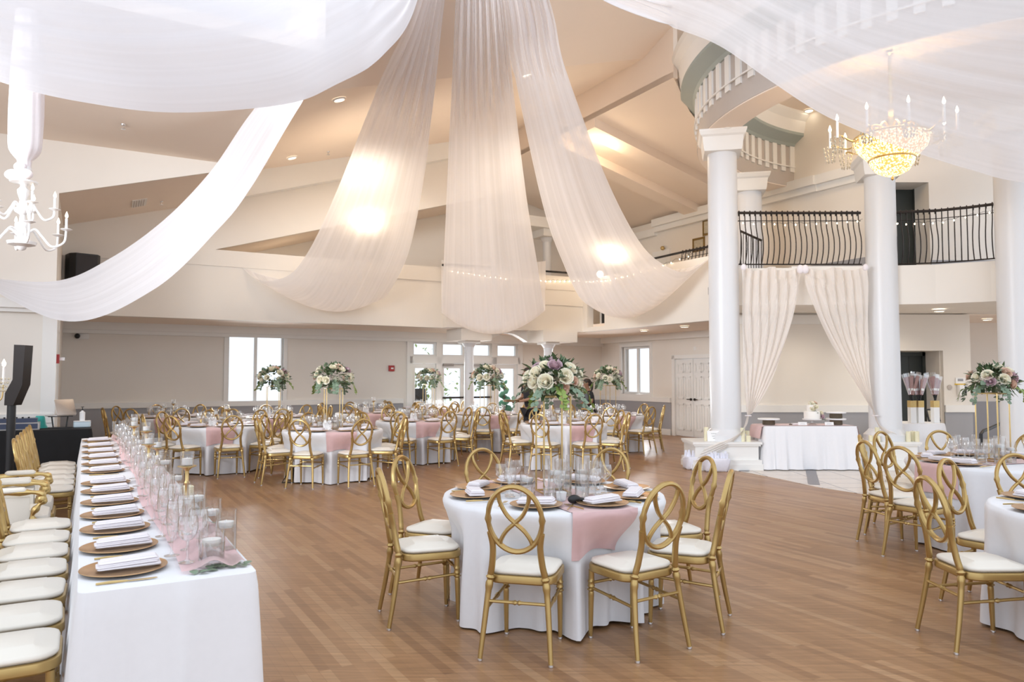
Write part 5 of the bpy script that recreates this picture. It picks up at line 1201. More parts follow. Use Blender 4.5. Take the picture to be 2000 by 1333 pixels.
swag('white voile swag left of the central one, fastened along the rear gallery front',
     [(885,-290,8.4),(812,20,9.8),(735,180,11.4),(655,380,13.6),(603,490,14.8),(560,540,15.3),(500,545,15.55),(447,494,15.72)],
     [(905,-290,8.5),(866,0,10.2),(838,280,13.0),(802,480,15.2),(762,568,16.3),(735,585,16.7),(712,550,16.85),(700,508,16.9)], 7, 0.50, 0.085, 5, bpos=0.78)
swag('white voile swag right of the central one, sweeping behind the front column',
     [(935,-290,8.5),(985,0,10.2),(1004,140,11.8),(1060,400,14.4),(1098,510,15.8),(1140,590,16.7),(1190,590,17.2),(1262,512,17.35)],
     [(960,-290,8.4),(1072,0,10.0),(1106,139,11.0),(1188,357,13.0),(1253,478,14.3),(1305,522,14.9),(1345,530,15.2),(1400,497,15.4)], 8, 0.55, 0.09, 8, bpos=0.80)
swag('long narrow white voile swag curving down to the far left wall',
     [(880,-290,8.3),(640,60,9.2),(499,210,10.0),(412,334,10.5),(320,430,10.85),(215,505,11.0),(110,549,11.05),(-45,542,11.1)],
     [(905,-290,8.5),(700,60,9.0),(594,195,9.6),(492,364,10.0),(428,446,10.3),(300,566,10.6),(130,628,10.75),(-70,538,10.95)], 4, 0.0, 0.05, 11, 'sheer2', 90, 110)
swag('broad near voile swag filling the upper left above the white chandelier',
     [(900,-330,8.2),(760,-330,6.8),(480,-250,5.4),(150,-200,4.6),(-250,-260,4.0),(-500,-330,3.7)],
     [(860,-290,8.5),(815,-2,8.2),(750,108,8.0),(655,166,7.75),(560,203,7.55),(350,220,7.05),(170,201,6.7),(0,160,6.4),(-260,60,6.0)], 3, 0.0, 0.05, 21, 'sheer2', 90, 100)
swag('broad near voile swag crossing the upper right before the gold chandelier',
     [(960,-330,8.2),(1150,-300,7.2),(1500,-200,6.0),(1850,-130,5.2),(2200,-130,4.6),(2500,-180,4.3)],
     [(930,-290,8.5),(1120,-60,8.25),(1190,2,8.1),(1290,45,7.95),(1400,87,7.8),(1500,155,7.65),(1600,220,7.5),(1700,265,7.35),(1800,302,7.2),(1900,333,7.1),(2000,357,7.0),(2300,390,6.6)], 9, 0.0, 0.13, 23, 'sheer3', 170, 110)

# ================================================================== GALLERY RAILINGS
def railing(label, pts, ztop, zbot, spacing=0.095, belly=0.11, hooks=True, side=1):
    t = thing('balcony_railing', label, 'railing'); P = [Vector((x, y, 0)) for x, y in pts]
    S = [0.0]
    for i in range(len(P)-1): S.append(S[-1] + (P[i+1]-P[i]).length)
    def at(s):
        for i in range(len(P)-1):
            if s <= S[i+1] + 1e-9: k = (s-S[i])/(S[i+1]-S[i]); d = (P[i+1]-P[i]).normalized(); return P[i].lerp(P[i+1], k), Vector((d.y, -d.x, 0))*side
        d = (P[-1]-P[-2]).normalized(); return P[-1], Vector((d.y, -d.x, 0))*side
    n = max(3, int(S[-1]/spacing)); up = lambda p, z: p + Vector((0,0,z))
    path = [at(S[-1]*i/24)[0] for i in range(25)]
    obj('handrail', MB().tube([up(p, ztop) for p in path], 0.024, 10), M['iron'], t); obj('lower_rail', MB().tube([up(p, zbot+0.03) for p in path], 0.012, 8), M['iron'], t)
    obj('middle_rail', MB().tube([up(p, ztop-0.14) for p in path], 0.007, 6), M['iron'], t)
    H_ = ztop - zbot
    for i in range(n+1):
        p, o = at(S[-1]*(i+0.5)/(n+1))
        q = [up(p + o*0.02, ztop-0.14), up(p + o*0.012, ztop-0.02), up(p + o*0.005, ztop+0.03), up(p - o*0.03, ztop+0.02), up(p - o*0.03, ztop-0.05)][::-1] if hooks else [up(p, ztop)]
        prof = [(-0.14/H_, 0.02), (-0.30, 0.04), (-0.52, belly), (-0.74, belly*0.95), (-0.90, 0.04), (-1.0+0.03/H_, 0.0)]
        pts_ = q + [up(p + o*b, ztop + a*H_) for a, b in prof]
        obj('baluster', MB().tube(bez(pts_, 22), 0.0095, 6), M['iron'], t)
    return t
c1x, c2x = at_y(1443,738,13).x, at_y(1688,738,13).x
railing('dark curved-baluster railing above the cake curtains, between the two columns', [(c1x,13.0),(c2x,13.0)], 4.44, 3.50)
railing('dark curved-baluster railing at the right, from the right column toward the picture edge', [(at_y(1750,738,12.98).x,12.98),(7.35,12.82),(7.75,12.58),(8.05,12.32)], 4.44, 3.50)
railing('short run of dark railing on the gallery just left of the front column', [tuple(W(11.5,12.5).xy), tuple(W(11.5,11.3).xy)], 4.34, 3.60, 0.11, 0.06)
t = thing('gallery_handrail', 'long dark handrail along the gallery above the central swags', 'railing')
obj('handrail', MB().tube([W(7.4,16.3,4.25), W(7.6,16.2,4.27), W(11.3,16.2,4.30), W(11.5,15.9,4.30), W(11.5,12.5,4.34)], 0.026, 8), M['black'], t)
for u in (7.9, 9.0, 10.2, 11.1): obj('post', MB().tube([W(u,16.3,4.1), W(u,16.2,4.28)], 0.012, 6), M['black'], t)
t = thing('stair_railing', 'short dark railing descending behind the railing right of front column', 'railing')
a, b = at_y(1447,452,14.4), at_y(1487,470,14.0); obj('handrail', MB().tube([a, b], 0.022, 8), M['iron'], t)
for i in range(9): p = a.lerp(b, i/8); q = p - Vector((0,0,0.85)); obj('baluster', MB().tube(bez([p, p.lerp(q,.3)+Vector((-.02,-.05,0)), p.lerp(q,.65)+Vector((-.04,-.1,0)), q], 10), 0.0075, 6), M['iron'], t)
def fairy(label, pts, n, seed=0):
    rnd = random.Random(seed); t = thing('fairy_lights', label, 'string lights', group='warm string lights on the gallery'); P = bez(pts, n*2)
    P = [p + Vector((0,0,-0.025*(i % 2) + rnd.uniform(-.008,.008))) for i, p in enumerate(P)]
    obj('cable', MB().tube(P, 0.003, 5), M['black'], t)
    for i in range(1, len(P), 2): obj('bulb', MB().ball(P[i] - Vector((0,0,0.014)), 0.010, 0.010, 0.014, 8, 6), M['bulb'], t)
    return t
fairy('warm string lights along the railing above the cake curtains', [Vector((c1x,12.93,4.28)), Vector(((c1x+c2x)/2,12.9,4.25)), Vector((c2x,12.93,4.32))], 12, 1)
fairy('warm string lights along the right-hand railing', [Vector((at_y(1752,738,12.9).x,12.9,4.26)), Vector((7.3,12.7,4.24)), Vector((8.0,12.25,4.34))], 10, 2)
fairy('warm string lights along the rear gallery parapet behind the central swag', [W(7.5,16.08,4.12), W(9.4,16.08,4.03), W(11.3,16.08,4.12)], 26, 3)
fairy('warm string lights along the gallery parapet right of the central swag', [W(11.35,16.0,4.10), W(11.36,15.0,4.03), W(11.36,13.6,4.08), W(11.38,12.0,4.24)], 18, 4)

# ================================================================== CHANDELIERS
def arm_curve(a, r, z0, zd, zt):
    c, s = math.cos(a), math.sin(a); f = lambda q, z: Vector((q*c, q*s, z))
    return bez([f(0.03, z0), f(r*0.28, z0+0.07), f(r*0.45, z0), f(r*0.68, z0-zd), f(r*0.95, z0-zd*0.55), f(r, zt)], 22)
p = at_y(44, 430, 7.4); t = thing('white_chandelier', 'white candelabra chandelier with flame bulbs at the upper left', 'chandelier', p)
k = 7.4/1460
obj('centre_column', MB().lathe([(0.0,-0.31),(0.03,-0.30),(0.05,-0.27),(0.12,-0.25),(0.13,-0.22),(0.05,-0.20),(0.035,-0.12),(0.055,-0.09),(0.065,-0.05),(0.03,-0.02),(0.025,0.05),(0.07,0.08),(0.08,0.11),(0.04,0.14),(0.03,0.20),(0.05,0.26),(0.055,0.30),(0.03,0.33),(0.03,0.36),(0.12,0.375),(0.125,0.39),(0.03,0.41),(0.03,0.46),(0.07,0.5),(0.06,0.54),(0.0,0.55)], 20), M['white_metal'], t)
for tier, (n, r, z0, zd, zt, a0_) in enumerate(((6, 0.40, -0.16, 0.10, -0.10, 0.2), (5, 0.27, 0.10, 0.08, 0.12, 0.55))):
    for i in range(n):
        a = a0_ + 2*PI*i/n; x, y = r*math.cos(a), r*math.sin(a)
        am = obj('arm', MB().tube(arm_curve(a, r, z0, zd, zt), 0.011, 8), M['white_metal'], t)
        obj('drip_cup', MB().lathe([(0,zt),(0.02,zt+0.005),(0.055,zt+0.02),(0.05,zt+0.024),(0,zt+0.012)], 14, (x,y,0)), M['white_metal'], am)
        obj('candle_sleeve', MB().lathe([(0.012,zt+0.01),(0.012,zt+0.13),(0.0,zt+0.132)], 10, (x,y,0)), M['white_metal'], am)
        obj('flame_bulb', MB().lathe([(0.0,zt+0.13),(0.012,zt+0.145),(0.015,zt+0.16),(0.008,zt+0.185),(0.0,zt+0.205)], 10, (x,y,0)), M['flame'], am)
zs = at_y(44, 300, 7.4).z - p.z
mb = MB(); prof = []
for i in range(60):
    f = i/59; z = 0.50 + (2.0)*f; r = 0.13 + 0.02*math.sin(f*5)
    if f < 0.05: r = 0.06
    elif f < 0.12: r = 0.06 + 0.08*math.sin((f-0.05)/0.07*PI/2)
    prof.append((r, z))
mb.shell(prof, 40); mb.v = [(x*(1+0.05*math.sin(9*math.atan2(y,x)+z*2)), y*(1+0.05*math.sin(7*math.atan2(y,x)+z*3)), z) for x,y,z in mb.v]
mb.ball((0.04,-0.08,0.44),0.10,0.06,0.06,14,8); mb.ball((-0.09,-0.03,0.45),0.08,0.06,0.055,14,8); mb.ball((0.0,-0.06,0.52),0.06,0.05,0.05,12,8)
point_light('candle_glow', p + Vector((0.0,0.0,1.1)), 30, (1.0,0.9,0.78), 0.25)
cs = obj('chain_sleeve', mb, M['napkin'], t, 0.9)

# gold crystal basket chandelier at the right
p = at_y(1742, 300, 9.6); t = thing('crystal_chandelier', 'lit gold crystal basket chandelier before the right column', 'chandelier', p)
obj('upper_basket', MB().lathe([(0.0,-0.16),(0.12,-0.15),(0.30,-0.06),(0.42,0.07),(0.46,0.20),(0.44,0.22),(0.40,0.09),(0.28,-0.03),(0.0,-0.12)], 36), M['frosted'], t)
obj('lower_basket', MB().lathe([(0.0,-0.30),(0.10,-0.285),(0.20,-0.23),(0.265,-0.13),(0.28,-0.08),(0.26,-0.08),(0.19,-0.2),(0.0,-0.27)], 32), M['frosted'], t)
obj('finial', MB().lathe([(0,-0.36),(0.02,-0.34),(0.012,-0.31),(0,-0.30)], 12), M['goldwire'], t)
for nm, r, z in (('upper_ring', 0.455, 0.21), ('lower_ring', 0.275, -0.08)):
    obj(nm, MB().tube([(r*math.cos(2*PI*i/40), r*math.sin(2*PI*i/40), z) for i in range(40)], 0.014, 8, True), M['goldwire'], t)
obj('stem', MB().lathe([(0.03,-0.1),(0.03,0.3),(0.06,0.4),(0.03,0.5),(0.02,1.3),(0.05,1.32),(0.0,1.34),][0:7], 12), M['goldwire'], t)
for i in range(10):
    a = 2*PI*i/10 + 0.1; r = 0.74; x, y = r*math.cos(a), r*math.sin(a)
    am = obj('arm', MB().tube(arm_curve(a, r, 0.30, 0.16, 0.18), 0.012, 8), M['goldwire'], t)
    obj('candle_sleeve', MB().lathe([(0.016,0.18),(0.016,0.40),(0,0.402)], 10, (x,y,0)), M['wax'], am)
    obj('flame_bulb', MB().lathe([(0.0,0.40),(0.016,0.415),(0.02,0.44),(0.01,0.475),(0.0,0.50)], 10, (x,y,0)), M['bulb'], am)
    cr = MB()
    for q in range(8):
        b = 2*PI*q/8
        for s in range(4): cr.lathe([(0,-0.026),(0.015,0.0),(0,0.02)], 6, (x+0.085*math.cos(b)*(1-s*.13), y+0.085*math.sin(b)*(1-s*.13), 0.17-0.055*s))
    obj('crystal_drops', cr, M['crystal'], am)
cr = MB()
for i in range(36):
    a = 2*PI*i/36
    for s in range(3): cr.lathe([(0,-0.02),(0.011,0.0),(0,0.015)], 6, (0.47*math.cos(a), 0.47*math.sin(a), 0.18-0.04*s))
obj('crystal_drops', cr, M['crystal'], t)
point_light('chandelier_glow', p + Vector((0,0,0.6)), 35, (1.0,0.70,0.38), 0.3)
# wall globes shining through the swags
def globe(q, r, label, power):
    t = thing('globe_lamp', label, 'lamp', q); obj('globe', MB().ball((0,0,0), r, r, r, 20, 14), M['flame'], t)
    obj('bracket', MB().tube([(0,r*0.9,0),(0,r+0.16,0)], 0.02, 8), M['white_metal'], t)
    if power: point_light('globe_glow', Vector(q) + Vector((0,-r-0.06,0)), power, (1.0,0.76,0.5), r)
globe(at_y(720,425,14.55), 0.12, 'bright globe lamp shining through the second voile swag', 22)
globe(at_y(1172,536,18.9), 0.09, 'small bright lamp shining through the fourth swag', 8)
globe(at_y(1195,492,14.9), 0.10, 'bright globe lamp on the gallery shining through the fourth swag', 18)

# ================================================================== DJ CORNER AND LOUDSPEAKERS
t = thing('dj_table', 'long table under black cloth by the left wall', 'table', W(-1.25, 12.42), ALPHA)
obj('tabletop', MB().box(-1.35, 1.35, -0.32, 0.32, 0.80, 0.82), M['wood'], t)
for a in (-1.2, 1.2):
    for b in (-0.26, 0.26): obj('leg', MB().tube([(a,b,0),(a,b,0.80)], 0.015, 8), M['iron'], t)
tag(obj('tablecloth', rect_cloth(-1.37, 1.37, -0.34, 0.34, 0.832, 0.035, 12, 0.05), M['blackcloth'], None, 0.9, W(-1.25, 12.42), ALPHA), 'black cloth hanging to the floor over the DJ table', 'tablecloth')
dj = lambda u, v, z=0.834: W(u, v, z)
p = dj(-0.78, 12.36); t = thing('mixer_case', 'open silver-edged navy equipment case on the DJ table', 'case', p, ALPHA)
obj('case', MB().box(-0.27,0.27,-0.15,0.15,0,0.10), M['steel'], t); obj('front_panel', MB().box(-0.25,0.25,-0.155,-0.15,0.015,0.085), M['blue'], t); obj('mixer', MB().box(-0.2,0.24,-0.12,0.13,0.10,0.155), M['blue'], t)
for i in range(5): obj('knob', MB().lathe([(0.012,0.155),(0.012,0.175),(0,0.176)], 10, (-0.14+0.07*i,-0.06,0)), M['black'], t)
p = dj(-0.27, 12.45); t = thing('laptop_stand', 'black folding stand raising the laptop on the DJ table', 'stand', p, ALPHA + 0.1)
obj('base', MB().box(-0.13,0.13,-0.1,0.1,0,0.012), M['black'], t); obj('post', MB().tube([(-0.08,0.05,0.01),(-0.1,0.08,0.16)], 0.01, 6), M['black'], t); obj('post', MB().tube([(0.08,0.05,0.01),(0.1,0.08,0.16)], 0.01, 6), M['black'], t); obj('tray', MB().box(-0.15,0.15,-0.06,0.12,0.16,0.17), M['black'], t)
t = thing('laptop', 'open silver laptop seen from behind, on the raised DJ stand', 'laptop', (p.x, p.y, p.z + 0.172), ALPHA + 0.75)
m = MB().slab(0.32, 0.23, 0.014, 0.015, 0.004, (0,0.0,0), 5); obj('keyboard_base', m, M['steel'], t)
m = MB().slab(0.32, 0.23, 0.008, 0.015, 0.003, (0,0,0), 5); Rl = Matrix.Translation((0.0,-0.115,0.012)) @ Matrix.Rotation(math.radians(73), 4, 'X') @ Matrix.Translation((0,0.115,0)); m.xf(Rl); lid = obj('lid', m, M['steel'], t)
m = MB().lathe([(0,0.0085),(0.017,0.0085),(0.017,0.0095),(0,0.0095)], 18, (-0.004,0,-0.009), 1, 1.1); m.lathe([(0,0.0085),(0.017,0.0085),(0.017,0.0095),(0,0.0095)], 18, (0.006,0,-0.009), 1, 1.1); m.prism([(0.002,0.018),(0.010,0.030),(0.004,0.030)], -0.0005, 0.0006); m.xf(Rl); obj('lit_logo', m, glow_mat('logo_glow', (1,1,1), 1.5), lid)
p = dj(0.0, 12.5); t = thing('wipes_tub', 'clear plastic tub on the DJ table under the spray bottle', 'tub', p, ALPHA); obj('tub', MB().slab(0.22, 0.15, 0.08, 0.03, 0.01, (0,0,0), 5), mat('pale_blue_tub', (0.55,0.66,0.72), 0.3), t); obj('lid', MB().slab(0.22, 0.15, 0.012, 0.03, 0.004, (0,0,0.081), 5), M['white_metal'], t)
t = thing('pump_bottle', 'white pump bottle standing on the tub at the DJ table end', 'bottle', p + Vector((0,0,0.094))); obj('bottle', MB().lathe([(0,0),(0.034,0),(0.036,0.02),(0.036,0.12),(0.012,0.14),(0.012,0.15),(0,0.15)], 18), M['white_metal'], t); obj('pump', MB().lathe([(0.013,0.15),(0.013,0.17),(0.005,0.172),(0.005,0.19),(0.02,0.192),(0.02,0.2),(0,0.2)], 12), M['black'], t)
p = dj(-0.52, 12.62); tag(obj('teal_cup', MB().lathe([(0,0),(0.10,0),(0.075,0.05),(0.06,0.15),(0.05,0.17),(0,0.16)], 20), M['teal'], None, 0.7, p), 'teal plastic tub behind the laptop on the DJ table', 'tub')
# column loudspeaker on its pole
p = at_y(26, 738, 9.5); t = thing('column_loudspeaker', 'tall black column loudspeaker on a pole at the far left', 'loudspeaker', (p.x, p.y, 0), 0)
z = lambda py: at_y(26, py, 9.5).z
sx = 9.5/1460
m = MB(); pr = [(-0.06,z(780)),(0.05,z(780)),(0.10,z(737)),(0.17,z(755)+0.0),(0.19,z(675)),(0.05,z(674)),(0.045,z(735)),(-0.06,z(765))]
pr = [(-0.065,z(792)),(0.05,z(792)),(0.155,z(752)),(0.175,z(675)),(0.035,z(674)),(0.03,z(742)),(-0.06,z(768))]
m.plate([(x,-0.06,zz) for x, zz in pr], (0,0.16,0)); obj('cabinet', m, M['iron'], t, 0.4)
obj('pole', MB().tube([(-0.01,0,0.02),(-0.01,0,z(785))], 0.05, 12), M['black'], t); obj('base_plate', MB().slab(0.5, 0.45, 0.02, 0.05, 0.005, (0,0,0), 5), M['black'], t)
# crystal candelabrum at the left picture edge
p = at_y(-34, 738, 8.6); t = thing('crystal_candelabrum', 'gold crystal floor candelabrum with a lit bulb, cut off by the left edge', 'candelabrum', (p.x, p.y, 0))
zc = at_y(0, 735, 8.6).z; obj('pole', MB().lathe([(0.16,0),(0.16,0.02),(0.02,0.06),(0.015,zc-0.2)], 16), M['goldwire'], t)
for i in range(4):
    a = 2*PI*i/4; r = 0.24; x, y = r*math.cos(a), r*math.sin(a); am = obj('arm', MB().tube(arm_curve(a, r, zc-0.22, 0.06, zc-0.10), 0.009, 6), M['goldwire'], t)
    obj('candle_sleeve', MB().lathe([(0.014,zc-0.1),(0.014,zc+0.10),(0,zc+0.10)], 10, (x,y,0)), M['wax'], am); obj('flame_bulb', MB().lathe([(0,zc+0.10),(0.018,zc+0.12),(0.022,zc+0.15),(0,zc+0.20)], 10, (x,y,0)), M['flame'], am)
    cr = MB()
    for q in range(10):
        b = 2*PI*q/10
        for s in range(4): cr.lathe([(0,-0.02),(0.012,0),(0,0.014)], 6, (x+0.06*math.cos(b)*(1-.2*s), y+0.06*math.sin(b)*(1-.2*s), zc-0.03-0.045*s))
    obj('crystal_drops', cr, M['crystal'], am)
def loudspeaker(q, rz, w, d, h, label):
    t = thing('wall_loudspeaker', label, 'loudspeaker', q, rz, 'black wall loudspeakers')
    obj('cabinet', MB().prism([(-w/2,0),(-w/2,-d*0.7),(-w*0.35,-d),(w*0.35,-d),(w/2,-d*0.7),(w/2,0)], 0, h), M['black'], t, 0.3); obj('grille', MB().box(-w*0.33,w*0.33,-d-0.008,-d,0.03,h-0.03), M['iron'], t)
q = W(-0.10, 16.36, 3.36); loudspeaker(q, ALPHA + 0.25, 0.52, 0.42, 0.50, 'black loudspeaker high on the left end of the gallery front')
t = thing('speaker_bracket', 'steel wall bracket holding the left loudspeaker', 'bracket'); obj('arm', MB().tube([W(-0.1,16.40,3.6), W(-0.1,16.30,3.6)], 0.02, 8), M['iron'], t)
q = W(11.75, 15.58, 2.865); loudspeaker(q, ALPHA + PI/2, 0.42, 0.3, 0.5, 'black loudspeaker sitting in the gallery niche')

# ================================================================== SMALL WALL FITTINGS
def onv(px, py, v): d = ray(px, py); dv = -d.x*SA + d.y*CA; return Vector((0,0,EYE)) + d*(v/dv)
def onu(px, py, u): d = ray(px, py); du = d.x*CA + d.y*SA; return Vector((0,0,EYE)) + d*(u/du)
def fitting(name, label, cat, p, rz, mb, m): return tag(obj(name, mb, M[m], None, 0.5, p, rz), label, cat)
t = thing('fire_alarm', 'red fire alarm strobe on the rear wall left of the glass doors', 'alarm', onv(764, 720, 18.50), ALPHA); obj('body', MB().box(-0.075,0.075,-0.045,0,-0.075,0.075), M['red'], t); obj('strobe', MB().box(-0.02,0.045,-0.055,-0.045,-0.02,0.02), M['paper'], t)
t = thing('fire_alarm', 'red fire alarm strobe on the left wall return above the DJ desk', 'alarm', W(-0.37, 13.6, 1.84), ALPHA + PI/2); obj('body', MB().box(-0.06,0.06,-0.04,0,-0.07,0.07), M['red'], t); obj('strobe', MB().box(-0.02,0.02,-0.11,-0.04,-0.025,0.025), M['paper'], t)
fitting('fire_pull', 'small red call point low on the left wall return', 'alarm', W(-0.37, 15.0, 1.05), ALPHA + PI/2, MB().box(-0.05,0.05,-0.05,0,-0.1,0.1), 'red')
t = thing('security_camera', 'small dark dome camera on the rear wall at upper left', 'camera', onv(151, 657, 18.50), ALPHA); obj('mount', MB().box(0.0,0.22,-0.03,0,-0.06,0.05), M['white'], t); obj('dome', MB().ball((0,-0.06,0), 0.055), M['black'], t)
t = thing('security_camera', 'small dome camera hanging beside the rear pillar cap', 'camera', onv(1037, 668, 17.2)); obj('mount', MB().lathe([(0.05,0.08),(0.05,0.3),(0,0.3)], 12), M['white'], t); obj('dome', MB().ball((0,0,0.03), 0.06), M['steel'], t)
t = thing('thermostat', 'small white thermostat above the panelled double door', 'fitting', onu(1357, 681, 13.76), ALPHA + PI/2); obj('body', MB().box(-0.05,0.05,-0.03,0,-0.05,0.05), M['white'], t)
t = thing('switch_plate', 'white light switch left of the red fire alarm', 'switch', onv(775, 783, 18.49), ALPHA); obj('plate', MB().box(-0.06,0.06,-0.012,0,-0.06,0.06), M['white'], t)
for px, py, w, h, lab in ((1364, 478, 0.22, 0.30, 'small gilt-framed print on the upper gallery wall, lower one'), (1384, 443, 0.22, 0.36, 'gilt-framed print on the upper gallery wall, half behind the column')):
    q = onu(px, py, 13.75); t = thing('framed_print', lab, 'picture', q, ALPHA + PI/2); m = MB()
    for a in ((-w,w,-h/2-0.03,-h/2+0.03),(-w,w,h/2-0.03,h/2+0.03),(-w,-w+0.06,-h/2,h/2),(w-0.06,w,-h/2,h/2)): m.box(a[0],a[1],-0.03,0,a[2],a[3])
    obj('frame', m, M['giltframe'], t); obj('print', MB().box(-w+0.05,w-0.05,-0.012,0,-h/2+0.02,h/2-0.02), M['art'], t)
q0, q1 = onu(1275, 0+480, 13.76), onu(1309, 480, 13.76); v0 = -q1.x*SA + q1.y*CA; v1 = -q0.x*SA + q0.y*CA
fn = alongV(13.77); m = MB(); bar(m, v0, v1, 3.46, 5.05, -0.03, 0.0); d = struct('door_10', m, M['white']); m = MB()
for a in ((v0+.12,v1-.12,4.75,4.78),(v0+.12,v0+.15,3.7,4.75),(v1-.15,v1-.12,3.7,4.75)): bar(m, *a, -0.042, -0.03)
struct('door_panel', m, M['white'], d); m = MB(); m.ball(onu(1294, 485, 13.70), 0.06); struct('door_knob', m, M['goldwire'], d)
def vent(p, n, w, h, label):
    t = thing('ceiling_vent', label, 'vent', p); q = Vector(n).to_track_quat('-Z', 'Y'); t.rotation_mode = 'QUATERNION'; t.rotation_quaternion = q
    obj('frame', MB().box(-w/2,w/2,-h/2,h/2,-0.012,0.0), M['white'], t)
    for k in range(5): obj('slat', MB().box(-w/2+0.03,w/2-0.03,-h/2+h*(k+0.6)/6,-h/2+h*(k+0.9)/6,-0.018,-0.012), M['taupe'], t)
pz = on_plane(272, 396, 4.43+0.4*0.286, 0.286, 0); vent(pz, Vector((0.28,0.15,-1)), 0.62, 0.25, 'long white air vent in the sloping left bay ceiling')
def sprinkler(p, label):
    t = thing('sprinkler', label, 'sprinkler', p, 0, 'small ceiling sprinklers'); obj('pipe', MB().lathe([(0.035,0.0),(0.03,-0.015),(0.012,-0.02),(0.012,-0.06)][::-1], 10), M['chrome'], t); obj('deflector', MB().lathe([(0,-0.075),(0.035,-0.072),(0.035,-0.066),(0,-0.062)], 10), M['chrome'], t)
sprinkler(at_z(241, 243, 5.24), 'small sprinkler in the flat left ceiling under the near swag')
for px, py, lab in ((641, 296, 'small sprinkler low on the rear slope beside the second swag'), (1177, 210, 'small sprinkler beside the downlight near the ridge')): sprinkler(on_plane(px, py, 5.0, RK, 0), lab)
sprinkler(on_plane(315, 393, 4.43+0.4*0.29, 0.29, 0), 'small sprinkler beside the long vent in the left bay')
# spiral topiary outside the right sidelight
p = at_y(985, 745, 22.6); t = thing('spiral_topiary', 'green spiral topiary outside the glass door sidelight', 'plant', (p.x, p.y, -0.02)); m = MB()
pts = [(0.13*math.cos(k*0.4)*(1-k/90), 0.13*math.sin(k*0.4)*(1-k/90), 0.62+k*0.018) for k in range(48)]; m.tube(pts, [0.10*(1-k/75)+0.012*math.sin(k*2) for k in range(48)], 9); obj('foliage', m, M['topiary'], t, None)
obj('pot', MB().lathe([(0.14,0),(0.2,0.4),(0.22,0.42),(0.0,0.42)], 18), M['iron'], t); obj('stem', MB().tube([(0,0,0.4),(0,0,1.3)], 0.025, 6), M['stem'], t)
p = at_y(812, 775, 21.5); t = thing('garden_chair', 'dark rounded garden chair outside the left door sidelight', 'chair', (p.x, p.y, -0.02)); m = MB().lathe([(0,0.4),(0.3,0.4),(0.34,0.5),(0.30,1.25),(0.27,1.25),(0.28,0.55),(0,0.5)], 18); obj('shell', m, M['black'], t); obj('base', MB().lathe([(0.25,0),(0.25,0.03),(0.05,0.06),(0.05,0.4)], 12), M['black'], t)
rnd = random.Random(5); m = MB()
p = at_y(832, 760, 25.0)
for k in range(500): leaf(m, Vector((p.x+rnd.gauss(0,.5), p.y+rnd.gauss(0,.35), abs(rnd.gauss(.9,.6)))), Vector((rnd.gauss(0,1),rnd.gauss(0,1),rnd.gauss(.3,1))), 0.16, 0.05)
t = thing('garden_shrub', 'pale green shrub outside the left door sidelight', 'shrub'); obj('foliage', m, M['lime'], t, None); obj('stem', MB().tube([(p.x,p.y,-0.02),(p.x,p.y,1.0)], 0.04, 6), M['stem'], t)

